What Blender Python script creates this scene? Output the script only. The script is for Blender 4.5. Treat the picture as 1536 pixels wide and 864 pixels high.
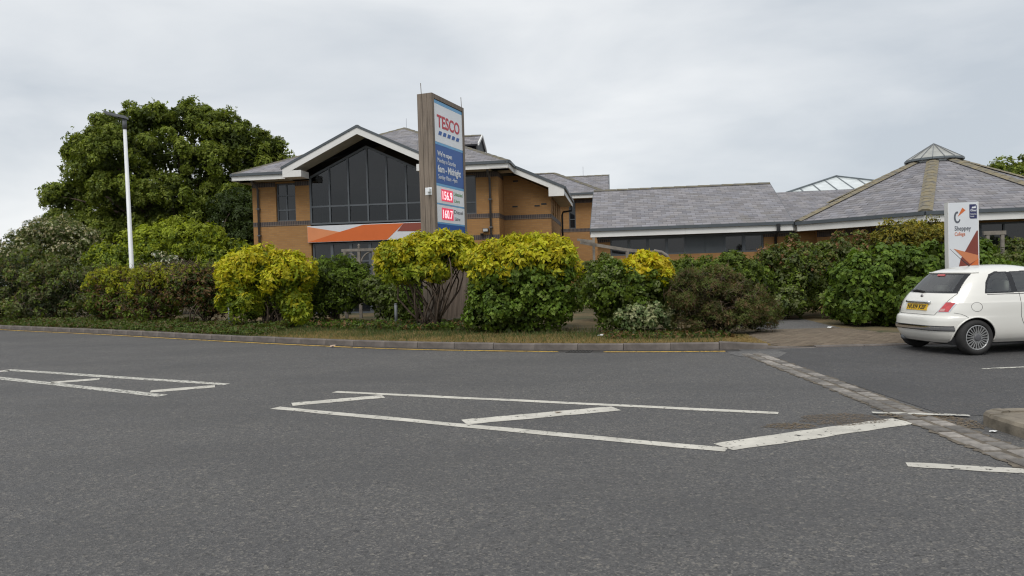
import bpy, bmesh, math, random
import numpy as np
from mathutils import Vector, Matrix

for o in list(bpy.data.objects):
    bpy.data.objects.remove(o, do_unlink=True)
scene = bpy.context.scene
COL = scene.collection
R_ = math.radians

# ------------------------------------------------------------------ camera
cam_d = bpy.data.cameras.new('camera')
cam_d.sensor_width = 36.0
cam_d.lens = 36.0 * 1080.0 / 1536.0
cam_d.clip_start = 0.05
cam_d.clip_end = 3000
cam = bpy.data.objects.new('camera', cam_d)
COL.objects.link(cam)
PITCH, ROLL = R_(1.22), R_(1.6)
f0 = Vector((0, math.cos(PITCH), -math.sin(PITCH)))
r0 = Vector((1, 0, 0))
u0 = r0.cross(f0)
rv = r0 * math.cos(ROLL) - u0 * math.sin(ROLL)
uv_ = r0 * math.sin(ROLL) + u0 * math.cos(ROLL)
cm = Matrix((rv, uv_, -f0)).transposed().to_4x4()
cm.translation = (0, 0, 1.6)
cam.matrix_world = cm
scene.camera = cam

# ------------------------------------------------------------------ world: thin sky above a nearly closed cloud deck
SUN_EL, SUN_AZ = R_(52), R_(200)      # azimuth clockwise from +Y
world = bpy.data.worlds.new('World')
scene.world = world
world.use_nodes = True
wn, wl = world.node_tree.nodes, world.node_tree.links
wn.clear()
wout = wn.new('ShaderNodeOutputWorld')
sky = wn.new('ShaderNodeTexSky')
sky.sky_type = 'NISHITA'
sky.sun_disc = False
sky.sun_elevation = SUN_EL
sky.sun_rotation = SUN_AZ
bg1 = wn.new('ShaderNodeBackground')
bg1.inputs['Strength'].default_value = 0.09
wl.new(sky.outputs[0], bg1.inputs['Color'])
tc = wn.new('ShaderNodeTexCoord')
mp = wn.new('ShaderNodeMapping')
mp.inputs['Scale'].default_value = (1.5, 1.5, 5.0)
mp.inputs['Location'].default_value = (0.35, 0.1, 0.5)
wl.new(tc.outputs['Generated'], mp.inputs['Vector'])
ns = wn.new('ShaderNodeTexNoise')
ns.inputs['Scale'].default_value = 1.25
ns.inputs['Detail'].default_value = 6.0
ns.inputs['Roughness'].default_value = 0.52
ns.inputs['Distortion'].default_value = 0.35
wl.new(mp.outputs[0], ns.inputs['Vector'])
cr = wn.new('ShaderNodeValToRGB')
cr.color_ramp.elements[0].position = 0.30
cr.color_ramp.elements[0].color = (0.51, 0.555, 0.605, 1)
cr.color_ramp.elements[1].position = 0.68
cr.color_ramp.elements[1].color = (0.83, 0.845, 0.855, 1)
wl.new(ns.outputs['Fac'], cr.inputs[0])
bg2 = wn.new('ShaderNodeBackground')
bg2.inputs['Strength'].default_value = 0.86
wl.new(cr.outputs[0], bg2.inputs['Color'])
mx = wn.new('ShaderNodeMixShader')
mx.inputs[0].default_value = 0.93
wl.new(bg1.outputs[0], mx.inputs[1])
wl.new(bg2.outputs[0], mx.inputs[2])
wl.new(mx.outputs[0], wout.inputs['Surface'])

sun_d = bpy.data.lights.new('sun', 'SUN')
sun_d.energy = 1.5
sun_d.angle = R_(35)
sun_d.color = (1.0, 0.97, 0.93)
sun = bpy.data.objects.new('sun', sun_d)
COL.objects.link(sun)
sdir = Vector((math.sin(SUN_AZ) * math.cos(SUN_EL), math.cos(SUN_AZ) * math.cos(SUN_EL), math.sin(SUN_EL)))
sun.rotation_euler = sdir.to_track_quat('Z', 'Y').to_euler()
sun.location = (0, 0, 40)

vs = scene.view_settings
vs.view_transform = 'Standard'
vs.look = 'None'
vs.exposure = 0.38
vs.gamma = 1.0
vs.use_curve_mapping = False
scene.cycles.use_denoising = True
scene.cycles.denoiser = 'OPENIMAGEDENOISE'
scene.cycles.denoising_prefilter = 'ACCURATE'
scene.cycles.max_bounces = 6
scene.cycles.transparent_max_bounces = 8
scene.cycles.filter_width = 1.2

# ------------------------------------------------------------------ helpers
def tag(o, label=None, cat=None, group=None, kind=None):
    if label: o['label'] = label
    if cat: o['category'] = cat
    if group: o['group'] = group
    if kind: o['kind'] = kind
    return o

def empty(name, loc=(0, 0, 0), rz=0.0, parent=None):
    o = bpy.data.objects.new(name, None)
    o.empty_display_size = 0.2
    COL.objects.link(o)
    o.location = loc
    o.rotation_euler = (0, 0, rz)
    if parent: o.parent = parent
    return o

def link(name, me, m=None, parent=None):
    o = bpy.data.objects.new(name, me)
    COL.objects.link(o)
    if m is not None:
        me.materials.clear()
        me.materials.append(m)
    if parent: o.parent = parent
    return o

class MB:
    def __init__(s):
        s.v, s.f = [], []
    def add(s, vs, fs):
        k = len(s.v)
        s.v += [tuple(p) for p in vs]
        s.f += [tuple(i + k for i in f) for f in fs]
        return s
    def box(s, x0, x1, y0, y1, z0, z1):
        return s.add([(x0,y0,z0),(x1,y0,z0),(x1,y1,z0),(x0,y1,z0),(x0,y0,z1),(x1,y0,z1),(x1,y1,z1),(x0,y1,z1)],
                     [(0,3,2,1),(4,5,6,7),(0,1,5,4),(1,2,6,5),(2,3,7,6),(3,0,4,7)])
    def prism(s, poly, a, b):
        """poly of 3D points (counter-clockwise seen against vector a->b start), extruded from offset a to offset b"""
        n = len(poly)
        A = [Vector(p) + Vector(a) for p in poly]
        B = [Vector(p) + Vector(b) for p in poly]
        return s.add(A + B, [tuple(range(n)), tuple(range(2*n-1, n-1, -1))] +
                     [(i, n+i, n+(i+1) % n, (i+1) % n) for i in range(n)])
    def beam(s, p, q, w, h, up=(0,0,1)):
        p, q = Vector(p), Vector(q)
        d = (q - p).normalized()
        side = d.cross(Vector(up))
        if side.length < 1e-4: side = d.cross(Vector((0,1,0)))
        side.normalize()
        u = side.cross(d).normalized()
        side *= w/2; u = u*(h/2)
        a = [p-side-u, p+side-u, p+side+u, p-side+u, q-side-u, q+side-u, q+side+u, q-side+u]
        return s.add(a, [(0,1,2,3),(7,6,5,4),(0,4,5,1),(1,5,6,2),(2,6,7,3),(3,7,4,0)])
    def tube(s, pts, r, n=8):
        pts = [Vector(p) for p in pts]
        rs = r if isinstance(r, (list, tuple)) else [r]*len(pts)
        k = len(s.v)
        prev = None
        for i, p in enumerate(pts):
            d = (pts[min(i+1, len(pts)-1)] - pts[max(i-1, 0)]).normalized()
            if prev is None:
                a = d.orthogonal().normalized()
            else:
                a = (prev - d*prev.dot(d))
                a = a.normalized() if a.length > 1e-5 else d.orthogonal().normalized()
            prev = a
            b = d.cross(a)
            for j in range(n):
                t = 2*math.pi*j/n
                s.v.append(tuple(p + (a*math.cos(t) + b*math.sin(t))*rs[i]))
        for i in range(len(pts)-1):
            for j in range(n):
                s.f.append((k+i*n+j, k+i*n+(j+1) % n, k+(i+1)*n+(j+1) % n, k+(i+1)*n+j))
        s.f.append(tuple(k+j for j in reversed(range(n))))
        s.f.append(tuple(k+(len(pts)-1)*n+j for j in range(n)))
        return s
    def lathe(s, prof, n=24, axis='Z', c=(0,0,0)):
        k = len(s.v)
        for (r, h) in prof:
            for j in range(n):
                t = 2*math.pi*j/n
                if axis == 'Z': p = (c[0]+r*math.cos(t), c[1]+r*math.sin(t), c[2]+h)
                else: p = (c[0]+r*math.cos(t), c[1]+h, c[2]+r*math.sin(t))
                s.v.append(p)
        for i in range(len(prof)-1):
            for j in range(n):
                s.f.append((k+i*n+j, k+i*n+(j+1) % n, k+(i+1)*n+(j+1) % n, k+(i+1)*n+j))
        return s
    def mesh(s, name, smooth=False):
        me = bpy.data.meshes.new(name)
        me.from_pydata(s.v, [], s.f)
        me.update()
        bm = bmesh.new(); bm.from_mesh(me)
        bmesh.ops.recalc_face_normals(bm, faces=bm.faces)
        uvl = bm.loops.layers.uv.new('UVMap')
        for f in bm.faces:
            n = f.normal
            if abs(n.z) > 0.75:
                for l in f.loops: l[uvl].uv = l.vert.co.xy
            else:
                t = Vector((-n.y, n.x, 0)).normalized()
                if abs(t.x) > abs(t.y):
                    if t.x < 0: t = -t
                elif t.y < 0: t = -t
                for l in f.loops: l[uvl].uv = (l.vert.co.dot(t), l.vert.co.z)
            f.smooth = smooth
        bm.to_mesh(me); bm.free()
        return me
    def build(s, name, m, parent=None, smooth=False):
        return link(name, s.mesh(name, smooth), m, parent)

def np_mesh(name, V, Fq, col=None, smooth=False):
    """fast mesh from arrays: V (n,3), Fq (m,k) faces with k corners, col (n,3) colours"""
    me = bpy.data.meshes.new(name)
    V = np.asarray(V, np.float32); Fq = np.asarray(Fq, np.int32)
    k = Fq.shape[1]
    me.vertices.add(len(V)); me.vertices.foreach_set('co', V.ravel())
    me.loops.add(Fq.size); me.loops.foreach_set('vertex_index', Fq.ravel())
    me.polygons.add(len(Fq))
    me.polygons.foreach_set('loop_start', np.arange(0, Fq.size, k, dtype=np.int32))
    me.polygons.foreach_set('loop_total', np.full(len(Fq), k, np.int32))
    if smooth: me.polygons.foreach_set('use_smooth', np.ones(len(Fq), bool))
    if col is not None:
        a = me.attributes.new('Col', 'FLOAT_COLOR', 'POINT')
        c = np.ones((len(V), 4), np.float32); c[:, :3] = col
        a.data.foreach_set('color', c.ravel())
    me.update(calc_edges=True)
    return me

# ------------------------------------------------------------------ materials
def nmat(name):
    m = bpy.data.materials.new(name); m.use_nodes = True
    nt = m.node_tree
    b = nt.nodes['Principled BSDF']
    return m, nt, b
def N(nt, typ, **kw):
    n = nt.nodes.new(typ)
    for k, v in kw.items():
        if hasattr(n, k) and k not in n.inputs: setattr(n, k, v)
        else: n.inputs[k].default_value = v
    return n
def ramp(nt, fac, stops):
    r = nt.nodes.new('ShaderNodeValToRGB')
    e = r.color_ramp.elements
    while len(e) < len(stops): e.new(0.5)
    for i, (p, c) in enumerate(stops):
        e[i].position = p
        e[i].color = (*c, 1) if len(c) == 3 else c
    nt.links.new(fac, r.inputs[0])
    return r.outputs[0]
def mixc(nt, fac, a, b, mode='MIX'):
    m = nt.nodes.new('ShaderNodeMix'); m.data_type = 'RGBA'; m.blend_type = mode
    for i, x in ((0, fac), (6, a), (7, b)):
        if hasattr(x, 'is_output'): nt.links.new(x, m.inputs[i])
        elif i == 0: m.inputs[i].default_value = x
        else: m.inputs[i].default_value = (*x, 1)
    return m.outputs[2]
def coords(nt, kind='Object', scale=(1,1,1)):
    t = nt.nodes.new('ShaderNodeTexCoord')
    mp = nt.nodes.new('ShaderNodeMapping'); mp.inputs['Scale'].default_value = scale
    nt.links.new(t.outputs[kind], mp.inputs[0])
    return mp.outputs[0]
def noise(nt, vec, scale, detail=4, rough=0.55):
    n = N(nt, 'ShaderNodeTexNoise', Scale=scale, Detail=detail, Roughness=rough)
    nt.links.new(vec, n.inputs['Vector'])
    return n.outputs['Fac']
def bump(nt, b, h, strength, dist):
    n = N(nt, 'ShaderNodeBump', Strength=strength, Distance=dist)
    nt.links.new(h, n.inputs['Height']); nt.links.new(n.outputs[0], b.inputs['Normal'])

def plain(name, c, rough=0.6, metal=0.0, var=0.12, scale=3.0, spec=0.5, bmp=0.0, coat=0.0):
    m, nt, b = nmat(name)
    v = coords(nt)
    n = noise(nt, v, scale, 5)
    lo = tuple(x*(1-var) for x in c); hi = tuple(min(1, x*(1+var)) for x in c)
    nt.links.new(ramp(nt, n, [(0.3, lo), (0.7, hi)]), b.inputs['Base Color'])
    b.inputs['Roughness'].default_value = rough
    b.inputs['Metallic'].default_value = metal
    b.inputs['Specular IOR Level'].default_value = spec
    b.inputs['Coat Weight'].default_value = coat
    b.inputs['Coat Roughness'].default_value = 0.05
    if bmp: bump(nt, b, noise(nt, v, scale*8, 3), bmp, 0.01)
    return m

def asphalt(name, tone, chips=1.0, blue=1.0):
    m, nt, b = nmat(name)
    v = coords(nt)
    big = noise(nt, coords(nt, 'Object', (0.6, 1.5, 1)), 0.4, 5, 0.62)
    mid = noise(nt, v, 2.2, 5, 0.6)
    vo = N(nt, 'ShaderNodeTexVoronoi', Scale=85.0); nt.links.new(v, vo.inputs['Vector'])
    vo2 = N(nt, 'ShaderNodeTexVoronoi', Scale=42.0); nt.links.new(v, vo2.inputs['Vector'])
    sp = nt.nodes.new('ShaderNodeSeparateColor'); nt.links.new(vo.outputs['Color'], sp.inputs[0])
    sp2 = nt.nodes.new('ShaderNodeSeparateColor'); nt.links.new(vo2.outputs['Color'], sp2.inputs[0])
    t = tone
    c1 = ramp(nt, sp.outputs[0], [(0.0, (t*.30,t*.29,t*.29*blue)), (0.30, (t*.85,t*.83,t*.82*blue)), (0.80, (t*1.22,t*1.16,t*1.10)), (1.0, (t*2.9*chips,t*2.65*chips,t*2.3*chips))])
    c2 = ramp(nt, sp2.outputs[1], [(0.0, (t*.35,t*.34,t*.34)), (0.25, (t*.95,t*.94,t*.95*blue)), (0.8, (t*1.05,t*1.02,t*1.0*blue)), (0.93, (t*1.1,t*1.05,t)), (1.0, (t*3.2,t*2.9,t*2.4))])
    c = mixc(nt, 0.42, c1, c2)
    c = mixc(nt, ramp(nt, big, [(0.38, (0.0,)*3), (0.66, (0.52,)*3)]), c, (t*.62, t*.61, t*.62))
    c = mixc(nt, ramp(nt, mid, [(0.45, (0.0,)*3), (0.8, (0.3,)*3)]), c, (t*1.25, t*1.2, t*1.12))
    nt.links.new(c, b.inputs['Base Color'])
    nt.links.new(ramp(nt, mid, [(0.3, (0.62,)*3), (0.7, (0.82,)*3)]), b.inputs['Roughness'])
    b.inputs['Specular IOR Level'].default_value = 0.4
    bump(nt, b, vo.outputs['Distance'], 0.7, 0.012)
    return m

def paint(name, c, wear=0.55, wscale=9.0, dirt=0.25):
    m, nt, b = nmat(name)
    v = coords(nt)
    n1 = noise(nt, v, wscale, 6, 0.7)
    n2 = noise(nt, v, 3.0, 5, 0.6)
    nt.links.new(ramp(nt, n2, [(0.35, c), (0.75, tuple(x*(1-dirt) for x in c))]), b.inputs['Base Color'])
    b.inputs['Roughness'].default_value = 0.7
    tr = nt.nodes.new('ShaderNodeBsdfTransparent')
    mix = nt.nodes.new('ShaderNodeMixShader')
    nt.links.new(ramp(nt, n1, [(wear, (0,0,0)), (wear+0.05, (1,1,1))]), mix.inputs[0])
    nt.links.new(b.outputs[0], mix.inputs[1]); nt.links.new(tr.outputs[0], mix.inputs[2])
    nt.links.new(mix.outputs[0], nt.nodes['Material Output'].inputs[0])
    return m

def brick(name):
    m, nt, b = nmat(name)
    t = nt.nodes.new('ShaderNodeTexCoord')
    br = N(nt, 'ShaderNodeTexBrick', Scale=1.0)
    br.inputs['Brick Width'].default_value = 0.225
    br.inputs['Row Height'].default_value = 0.075
    br.inputs['Mortar Size'].default_value = 0.006
    br.inputs['Color1'].default_value = (0.37, 0.205, 0.080, 1)
    br.inputs['Color2'].default_value = (0.31, 0.165, 0.062, 1)
    br.inputs['Mortar'].default_value = (0.25, 0.17, 0.10, 1)
    nt.links.new(t.outputs['UV'], br.inputs['Vector'])
    n = noise(nt, t.outputs['UV'], 0.9, 6, 0.65)
    c = mixc(nt, ramp(nt, n, [(0.3, (0,0,0)), (0.75, (0.4,)*3)]), br.outputs['Color'], (0.30, 0.15, 0.06))
    nt.links.new(c, b.inputs['Base Color'])
    b.inputs['Roughness'].default_value = 0.85
    b.inputs['Specular IOR Level'].default_value = 0.2
    bump(nt, b, br.outputs['Fac'], -0.4, 0.01)
    return m

def soldier(name):
    m, nt, b = nmat(name)
    t = nt.nodes.new('ShaderNodeTexCoord')
    br = N(nt, 'ShaderNodeTexBrick', Scale=1.0)
    br.offset = 0.0
    br.inputs['Brick Width'].default_value = 0.075
    br.inputs['Row Height'].default_value = 0.225
    br.inputs['Mortar Size'].default_value = 0.007
    br.inputs['Color1'].default_value = (0.055, 0.042, 0.042, 1)
    br.inputs['Color2'].default_value = (0.035, 0.028, 0.03, 1)
    br.inputs['Mortar'].default_value = (0.20, 0.15, 0.11, 1)
    nt.links.new(t.outputs['UV'], br.inputs['Vector'])
    nt.links.new(br.outputs['Color'], b.inputs['Base Color'])
    b.inputs['Roughness'].default_value = 0.7
    return m

def attr_mat(name, rough=0.5, transl=0.0, nscale=0.0, spec=0.4):
    m, nt, b = nmat(name)
    a = nt.nodes.new('ShaderNodeAttribute'); a.attribute_name = 'Col'
    c = a.outputs['Color']
    if nscale:
        v = coords(nt)
        n = noise(nt, v, nscale, 6, 0.65)
        c = mixc(nt, ramp(nt, n, [(0.55, (0,0,0)), (0.78, (0.45,)*3)]), c, (0.20, 0.18, 0.13))
    nt.links.new(c, b.inputs['Base Color'])
    b.inputs['Roughness'].default_value = rough
    b.inputs['Specular IOR Level'].default_value = spec
    if transl:
        tr = nt.nodes.new('ShaderNodeBsdfTranslucent')
        nt.links.new(mixc(nt, 1.0, c, (1.0, 1.0, 0.45), 'MULTIPLY'), tr.inputs[0])
        mix = nt.nodes.new('ShaderNodeMixShader'); mix.inputs[0].default_value = transl
        nt.links.new(b.outputs[0], mix.inputs[1]); nt.links.new(tr.outputs[0], mix.inputs[2])
        nt.links.new(mix.outputs[0], nt.nodes['Material Output'].inputs[0])
    return m

def timber(name, c, stretch=(14, 14, 0.8)):
    m, nt, b = nmat(name)
    v = coords(nt, 'Object', stretch)
    n = noise(nt, v, 1.6, 6, 0.65)
    v2 = coords(nt, 'Object')
    n2 = noise(nt, v2, 1.1, 3)
    col = ramp(nt, n, [(0.25, tuple(x*.45 for x in c)), (0.5, c), (0.75, tuple(x*1.35 for x in c))])
    col = mixc(nt, ramp(nt, n2, [(0.4, (0,0,0)), (0.7, (0.4,)*3)]), col, tuple(x*.7 for x in c))
    nt.links.new(col, b.inputs['Base Color'])
    b.inputs['Roughness'].default_value = 0.85
    bump(nt, b, n, 0.4, 0.01)
    return m

def glass_dark(name, c=(0.012, 0.014, 0.017), rough=0.04, wob=0.0):
    m, nt, b = nmat(name)
    v = coords(nt)
    n = noise(nt, v, 0.8, 3)
    nt.links.new(ramp(nt, n, [(0.35, tuple(x*.6 for x in c)), (0.7, tuple(x*1.6 for x in c))]), b.inputs['Base Color'])
    b.inputs['Roughness'].default_value = rough
    b.inputs['Specular IOR Level'].default_value = 0.6
    bump(nt, b, noise(nt, v, 1.3, 2), 0.05, 0.02)
    return m

def glass_clear(name, tint):
    m, nt, b = nmat(name)
    g_ = nt.nodes.new('ShaderNodeBsdfGlossy'); g_.inputs['Roughness'].default_value = .03
    t_ = nt.nodes.new('ShaderNodeBsdfTransparent'); t_.inputs[0].default_value = (*tint, 1)
    fr = nt.nodes.new('ShaderNodeFresnel'); fr.inputs[0].default_value = 1.6
    v = coords(nt)
    bp = N(nt, 'ShaderNodeBump', Strength=0.06, Distance=0.03); nt.links.new(noise(nt, v, 1.1, 2), bp.inputs['Height'])
    nt.links.new(bp.outputs[0], g_.inputs['Normal'])
    mix = nt.nodes.new('ShaderNodeMixShader'); nt.links.new(fr.outputs[0], mix.inputs[0]); nt.links.new(t_.outputs[0], mix.inputs[1]); nt.links.new(g_.outputs[0], mix.inputs[2])
    nt.links.new(mix.outputs[0], nt.nodes['Material Output'].inputs[0])
    return m
M = {}
M['asphalt'] = asphalt('asphalt', 0.100)
M['asphalt_side'] = asphalt('asphalt_side', 0.074, 0.8, 1.06)
M['asphalt_path'] = asphalt('asphalt_path', 0.12)
M['white_line'] = paint('white_line', (0.60, 0.57, 0.50), 0.585, 15.0, 0.35)
M['white_worn'] = paint('white_worn', (0.56, 0.54, 0.48), 0.53, 16.0, 0.3)
M['yellow_line'] = paint('yellow_line', (0.60, 0.37, 0.06), 0.56, 7.0, 0.35)
M['brick'] = brick('brick')
M['soldier'] = soldier('soldier_course')
M['slate'] = attr_mat('slate', 0.62, 0, 1.1)
M['slate_deck'] = plain('slate_deck', (0.06, 0.06, 0.065), 0.8)
M['fascia'] = plain('white_fascia', (0.72, 0.71, 0.68), 0.5, var=0.07, scale=1.2)
M['gutter'] = plain('grey_gutter', (0.075, 0.088, 0.098), 0.5)
M['soffit'] = plain('soffit', (0.50, 0.47, 0.40), 0.6)
M['frame'] = plain('grey_frame', (0.085, 0.095, 0.105), 0.45, var=0.08)
M['panel_grey'] = plain('grey_panel', (0.068, 0.078, 0.084), 0.5, var=0.08)
M['glass'] = glass_dark('window_glass')
M['glass_roof'] = plain('rooflight_glass', (0.60, 0.64, 0.63), 0.15, var=0.15)
M['lead'] = plain('lead_bars', (0.13, 0.15, 0.16), 0.5)
M['downpipe'] = plain('downpipe', (0.10, 0.095, 0.095), 0.5)
M['black'] = plain('black_plastic', (0.012, 0.012, 0.013), 0.55)
M['concrete'] = plain('kerb_concrete', (0.135, 0.117, 0.104), 0.9, var=0.35, scale=4.0, bmp=0.4)
M['concrete_old'] = plain('old_concrete', (0.17, 0.145, 0.11), 0.9, var=0.45, scale=5.0, bmp=0.5)
M['steel'] = plain('galvanised_steel', (0.20, 0.21, 0.22), 0.6, 0.2)
M['lampwhite'] = plain('lamp_white', (0.72, 0.73, 0.73), 0.4, var=0.05)
M['lampgrey'] = plain('lamp_grey', (0.12, 0.125, 0.13), 0.5)
M['timber'] = timber('weathered_timber', (0.21, 0.17, 0.135))
M['timber_slat'] = timber('slat_timber', (0.30, 0.235, 0.185))
M['timber_grey'] = timber('grey_timber', (0.22, 0.195, 0.165), (3, 3, 3))
M['leaf'] = attr_mat('leaf', 0.55, 0.36, spec=0.28)
M['bark'] = plain('bark', (0.085, 0.060, 0.042), 0.9, var=0.35, scale=12, bmp=0.4)
M['twig'] = plain('twig', (0.14, 0.095, 0.07), 0.9, var=0.4, scale=9)
def flat(name, c, rough=0.45, emit=0.0):
    m = plain(name, c, rough, var=0.04, scale=2.0)
    if emit:
        b = m.node_tree.nodes['Principled BSDF']
        b.inputs['Emission Color'].default_value = (*c, 1); b.inputs['Emission Strength'].default_value = emit
    return m

# ================================================================== GROUND, ROAD, KERBS, MARKINGS
rng = np.random.default_rng(11)
random.seed(5)

def catmull(P, n=24):
    P = [np.array(p, float) for p in P]
    P = [2*P[0]-P[1]] + P + [2*P[-1]-P[-2]]
    out = []
    for i in range(1, len(P)-2):
        a, b, c, d = P[i-1:i+3]
        for t in np.linspace(0, 1, n, endpoint=False):
            out.append(0.5*((2*b)+(c-a)*t+(2*a-5*b+4*c-d)*t*t+(3*b-a-3*c+d)*t**3))
    out.append(P[-2])
    return np.array(out)

KERB = catmull([(-40,43),(-30,35.4),(-19.7,27.6),(-13.4,23.35),(-8.75,20.05),(-5.2,17.65),(-2.5,16.0),(0.4,14.78),(2.35,14.2),(4.2,13.86),(5.4,13.78),(7.0,13.74),(9.5,13.68),(14,13.5),(30,12.9)])
def kerb_y(x): return np.interp(x, KERB[:,0], KERB[:,1])
def kerb_h(x):
    t = np.clip((np.asarray(x, float)-4.3)/1.0, 0, 1); t = t*t*(3-2*t)
    return 0.13*(1-t)+0.03*t
def verge_z(x, y):
    k = kerb_h(x)-0.012
    t = np.clip((np.asarray(y)-kerb_y(x)-0.14)/1.4, 0, 1)
    return k*(1-t)+0.115*t

g = MB().add([(-900,-900,-0.06),(900,-900,-0.06),(900,900,-0.06),(-900,900,-0.06)], [(0,1,2,3)]).build('ground', plain('far_ground', (0.09,0.085,0.05), 0.95), None)
tag(g, kind='structure')
rd = MB().add([(-120,-80,0),(120,-80,0),(120,60,0),(-120,60,0)], [(0,1,2,3)]).build('road', M['asphalt'])
tag(rd, kind='structure')
# side road surfacing beyond the sett band
sr = MB()
pl = [(4.43,7.35),(4.45,10.5),(4.55,12.6),(5.0,13.5)] + [(x, float(kerb_y(x))+0.05) for x in (6,8,10,14,20,30)] + [(30,7.2),(9.0,7.2)]
sr.add([(x,y,0.004) for x,y in pl], [tuple(range(len(pl)))])
tag(sr.build('side_road', M['asphalt_side']), kind='structure')

# verge behind the kerb
def verge_material():
    m, nt, b = nmat('verge_soil')
    v = coords(nt)
    n1 = noise(nt, v, 0.55, 5, 0.6); n2 = noise(nt, v, 9.0, 5, 0.7)
    c = ramp(nt, n1, [(0.36, (0.050,0.062,0.022)), (0.5, (0.15,0.115,0.055)), (0.66, (0.24,0.17,0.08))])
    c = mixc(nt, ramp(nt, n2, [(0.3, (0.55,)*3), (0.7, (0,0,0))]), c, (0.07,0.055,0.035))
    nt.links.new(c, b.inputs['Base Color']); b.inputs['Roughness'].default_value = 0.95
    bump(nt, b, n2, 0.6, 0.03)
    return m
xs = np.concatenate([np.linspace(-40,-15,20), np.linspace(-14.5,9,90), np.linspace(9.5,30,15)])
rows = [0.14,0.5,0.9,1.54,3.0,8.0,70.0]
V = []; Fq = []
for i, x in enumerate(xs):
    for r in rows:
        y = float(kerb_y(x))+r
        V.append((x, y, float(verge_z(x, y)) + (random.uniform(-0.012,0.006) if 0.3 < r < 5 else 0)))
nr = len(rows)
for i in range(len(xs)-1):
    for j in range(nr-1):
        Fq.append((i*nr+j, (i+1)*nr+j, (i+1)*nr+j+1, i*nr+j+1))
vg = link('verge', np_mesh('verge', V, Fq, smooth=True), verge_material())
tag(vg, kind='structure')

# kerb stones laid one by one along the road edge
kerb = tag(empty('kerb'), kind='structure')
def stone_mesh(L, h):
    prof = [(0.0,-0.04),(0.004,h-0.022),(0.012,h-0.008),(0.026,h),(0.145,h),(0.145,-0.04)]
    b = MB(); n = len(prof)
    b.add([(-L/2,d,z) for d,z in prof]+[(L/2,d,z) for d,z in prof], [tuple(range(n)), tuple(range(2*n-1,n-1,-1))]+[(i,n+i,n+(i+1)%n,(i+1)%n) for i in range(n)])
    me = b.mesh('kerb_stone'); me.materials.append(M['concrete']); return me
full = stone_mesh(0.905, 0.13)
seg = np.linalg.norm(np.diff(KERB, axis=0), axis=1); S = np.concatenate([[0], np.cumsum(seg)])
def kat(s): return np.array([np.interp(s, S, KERB[:,0]), np.interp(s, S, KERB[:,1])])
s = 0.0
while s+0.915 < S[-1]:
    a, b_ = kat(s), kat(s+0.915); s += 0.915
    c = (a+b_)/2; x = c[0]
    if x < -24 or x > 14: continue
    if x < 4.1: me = full
    else: me = stone_mesh(0.905, float(kerb_h(x)))
    o = link('kerb_stone', me, None, kerb)
    ang = math.atan2(b_[1]-a[1], b_[0]-a[0])
    o.location = (c[0]+random.uniform(-.004,.004), c[1]+random.uniform(-.006,.006), random.uniform(-.006,.004)); o.rotation_euler = (0,0,ang+random.uniform(-.004,.004))
    if 4.1 <= x < 5.6:
        h0, h1 = float(kerb_h(a[0])), float(kerb_h(b_[0])); o.rotation_euler = (0, -math.atan2(h1-h0, 0.915), ang)

# painted lines
def stain_mat(name, c, sc=26.0, thr=0.5):
    m = paint(name, c, thr, sc, 0.4); return m
def line_strip(name, pts, w, m, z=0.004, ragged=0.012):
    P = catmull(pts, 12) if len(pts) > 2 else np.array([np.array(pts[0])*(1-t)+np.array(pts[1])*t for t in np.linspace(0,1,14)])
    V = []
    for i, p in enumerate(P):
        d = P[min(i+1,len(P)-1)]-P[max(i-1,0)]; d /= np.linalg.norm(d); n = np.array([-d[1], d[0]])
        e = random.uniform(-ragged, ragged); e2 = random.uniform(-ragged, ragged)
        V.append((*(p+n*(w/2+e)), z)); V.append((*(p-n*(w/2+e2)), z))
    F_ = [(2*i+1, 2*i+3, 2*i+2, 2*i) for i in range(len(P)-1)]
    o = link(name, np_mesh(name, V, F_), m)
    tag(o, kind='structure')
    return o
WL = M['white_line']
for a, b_, w, m in [((-9.76,13.82),(-4.43,11.05),0.17,'white_worn'), ((-13.2,15.15),(-4.97,10.12),0.18,'white_worn'),
        ((-7.62,11.80),(-7.0,12.12),0.26,'white_line'), ((-5.36,10.56),(-4.55,10.90),0.26,'white_line'), ((-10.4,13.3),(-9.6,13.66),0.26,'white_line'),
        ((-2.52,10.05),(2.84,7.75),0.135,'white_line'), ((-2.99,8.92),(1.83,6.25),0.145,'white_line'),
        ((-2.84,9.13),(-1.75,9.55),0.24,'white_line'), ((-0.56,7.74),(1.16,8.27),0.27,'white_line'), ((1.83,6.36),(3.90,7.20),0.29,'white_line'),
        ((3.77,7.58),(4.62,7.30),0.085,'white_worn'), ((3.07,5.64),(4.6,5.08),0.145,'white_line'), ((6.83,10.46),(9.5,10.8),0.09,'white_worn')]:
    line_strip('road_line', [a, b_], w, M[m], z=0.019 if a[0] == 3.77 else (0.008 if a[0] == 6.83 else 0.004))
gd = stain_mat('gutter_dirt', (0.038,0.034,0.030), 5.0, 0.56)
line_strip('gutter_dirt', [(x, float(kerb_y(x))-.20) for x in np.linspace(-30, 4.3, 46)], .42, gd, z=0.002, ragged=.05)
yl = [(x, float(kerb_y(x))-0.30) for x in np.linspace(-30, 0.9, 34)]
line_strip('yellow_line', yl, 0.10, M['yellow_line'])
line_strip('yellow_line', [(x, float(kerb_y(x))-0.30) for x in np.linspace(1.75, 4.0, 8)], 0.11, M['yellow_line'])

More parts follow.
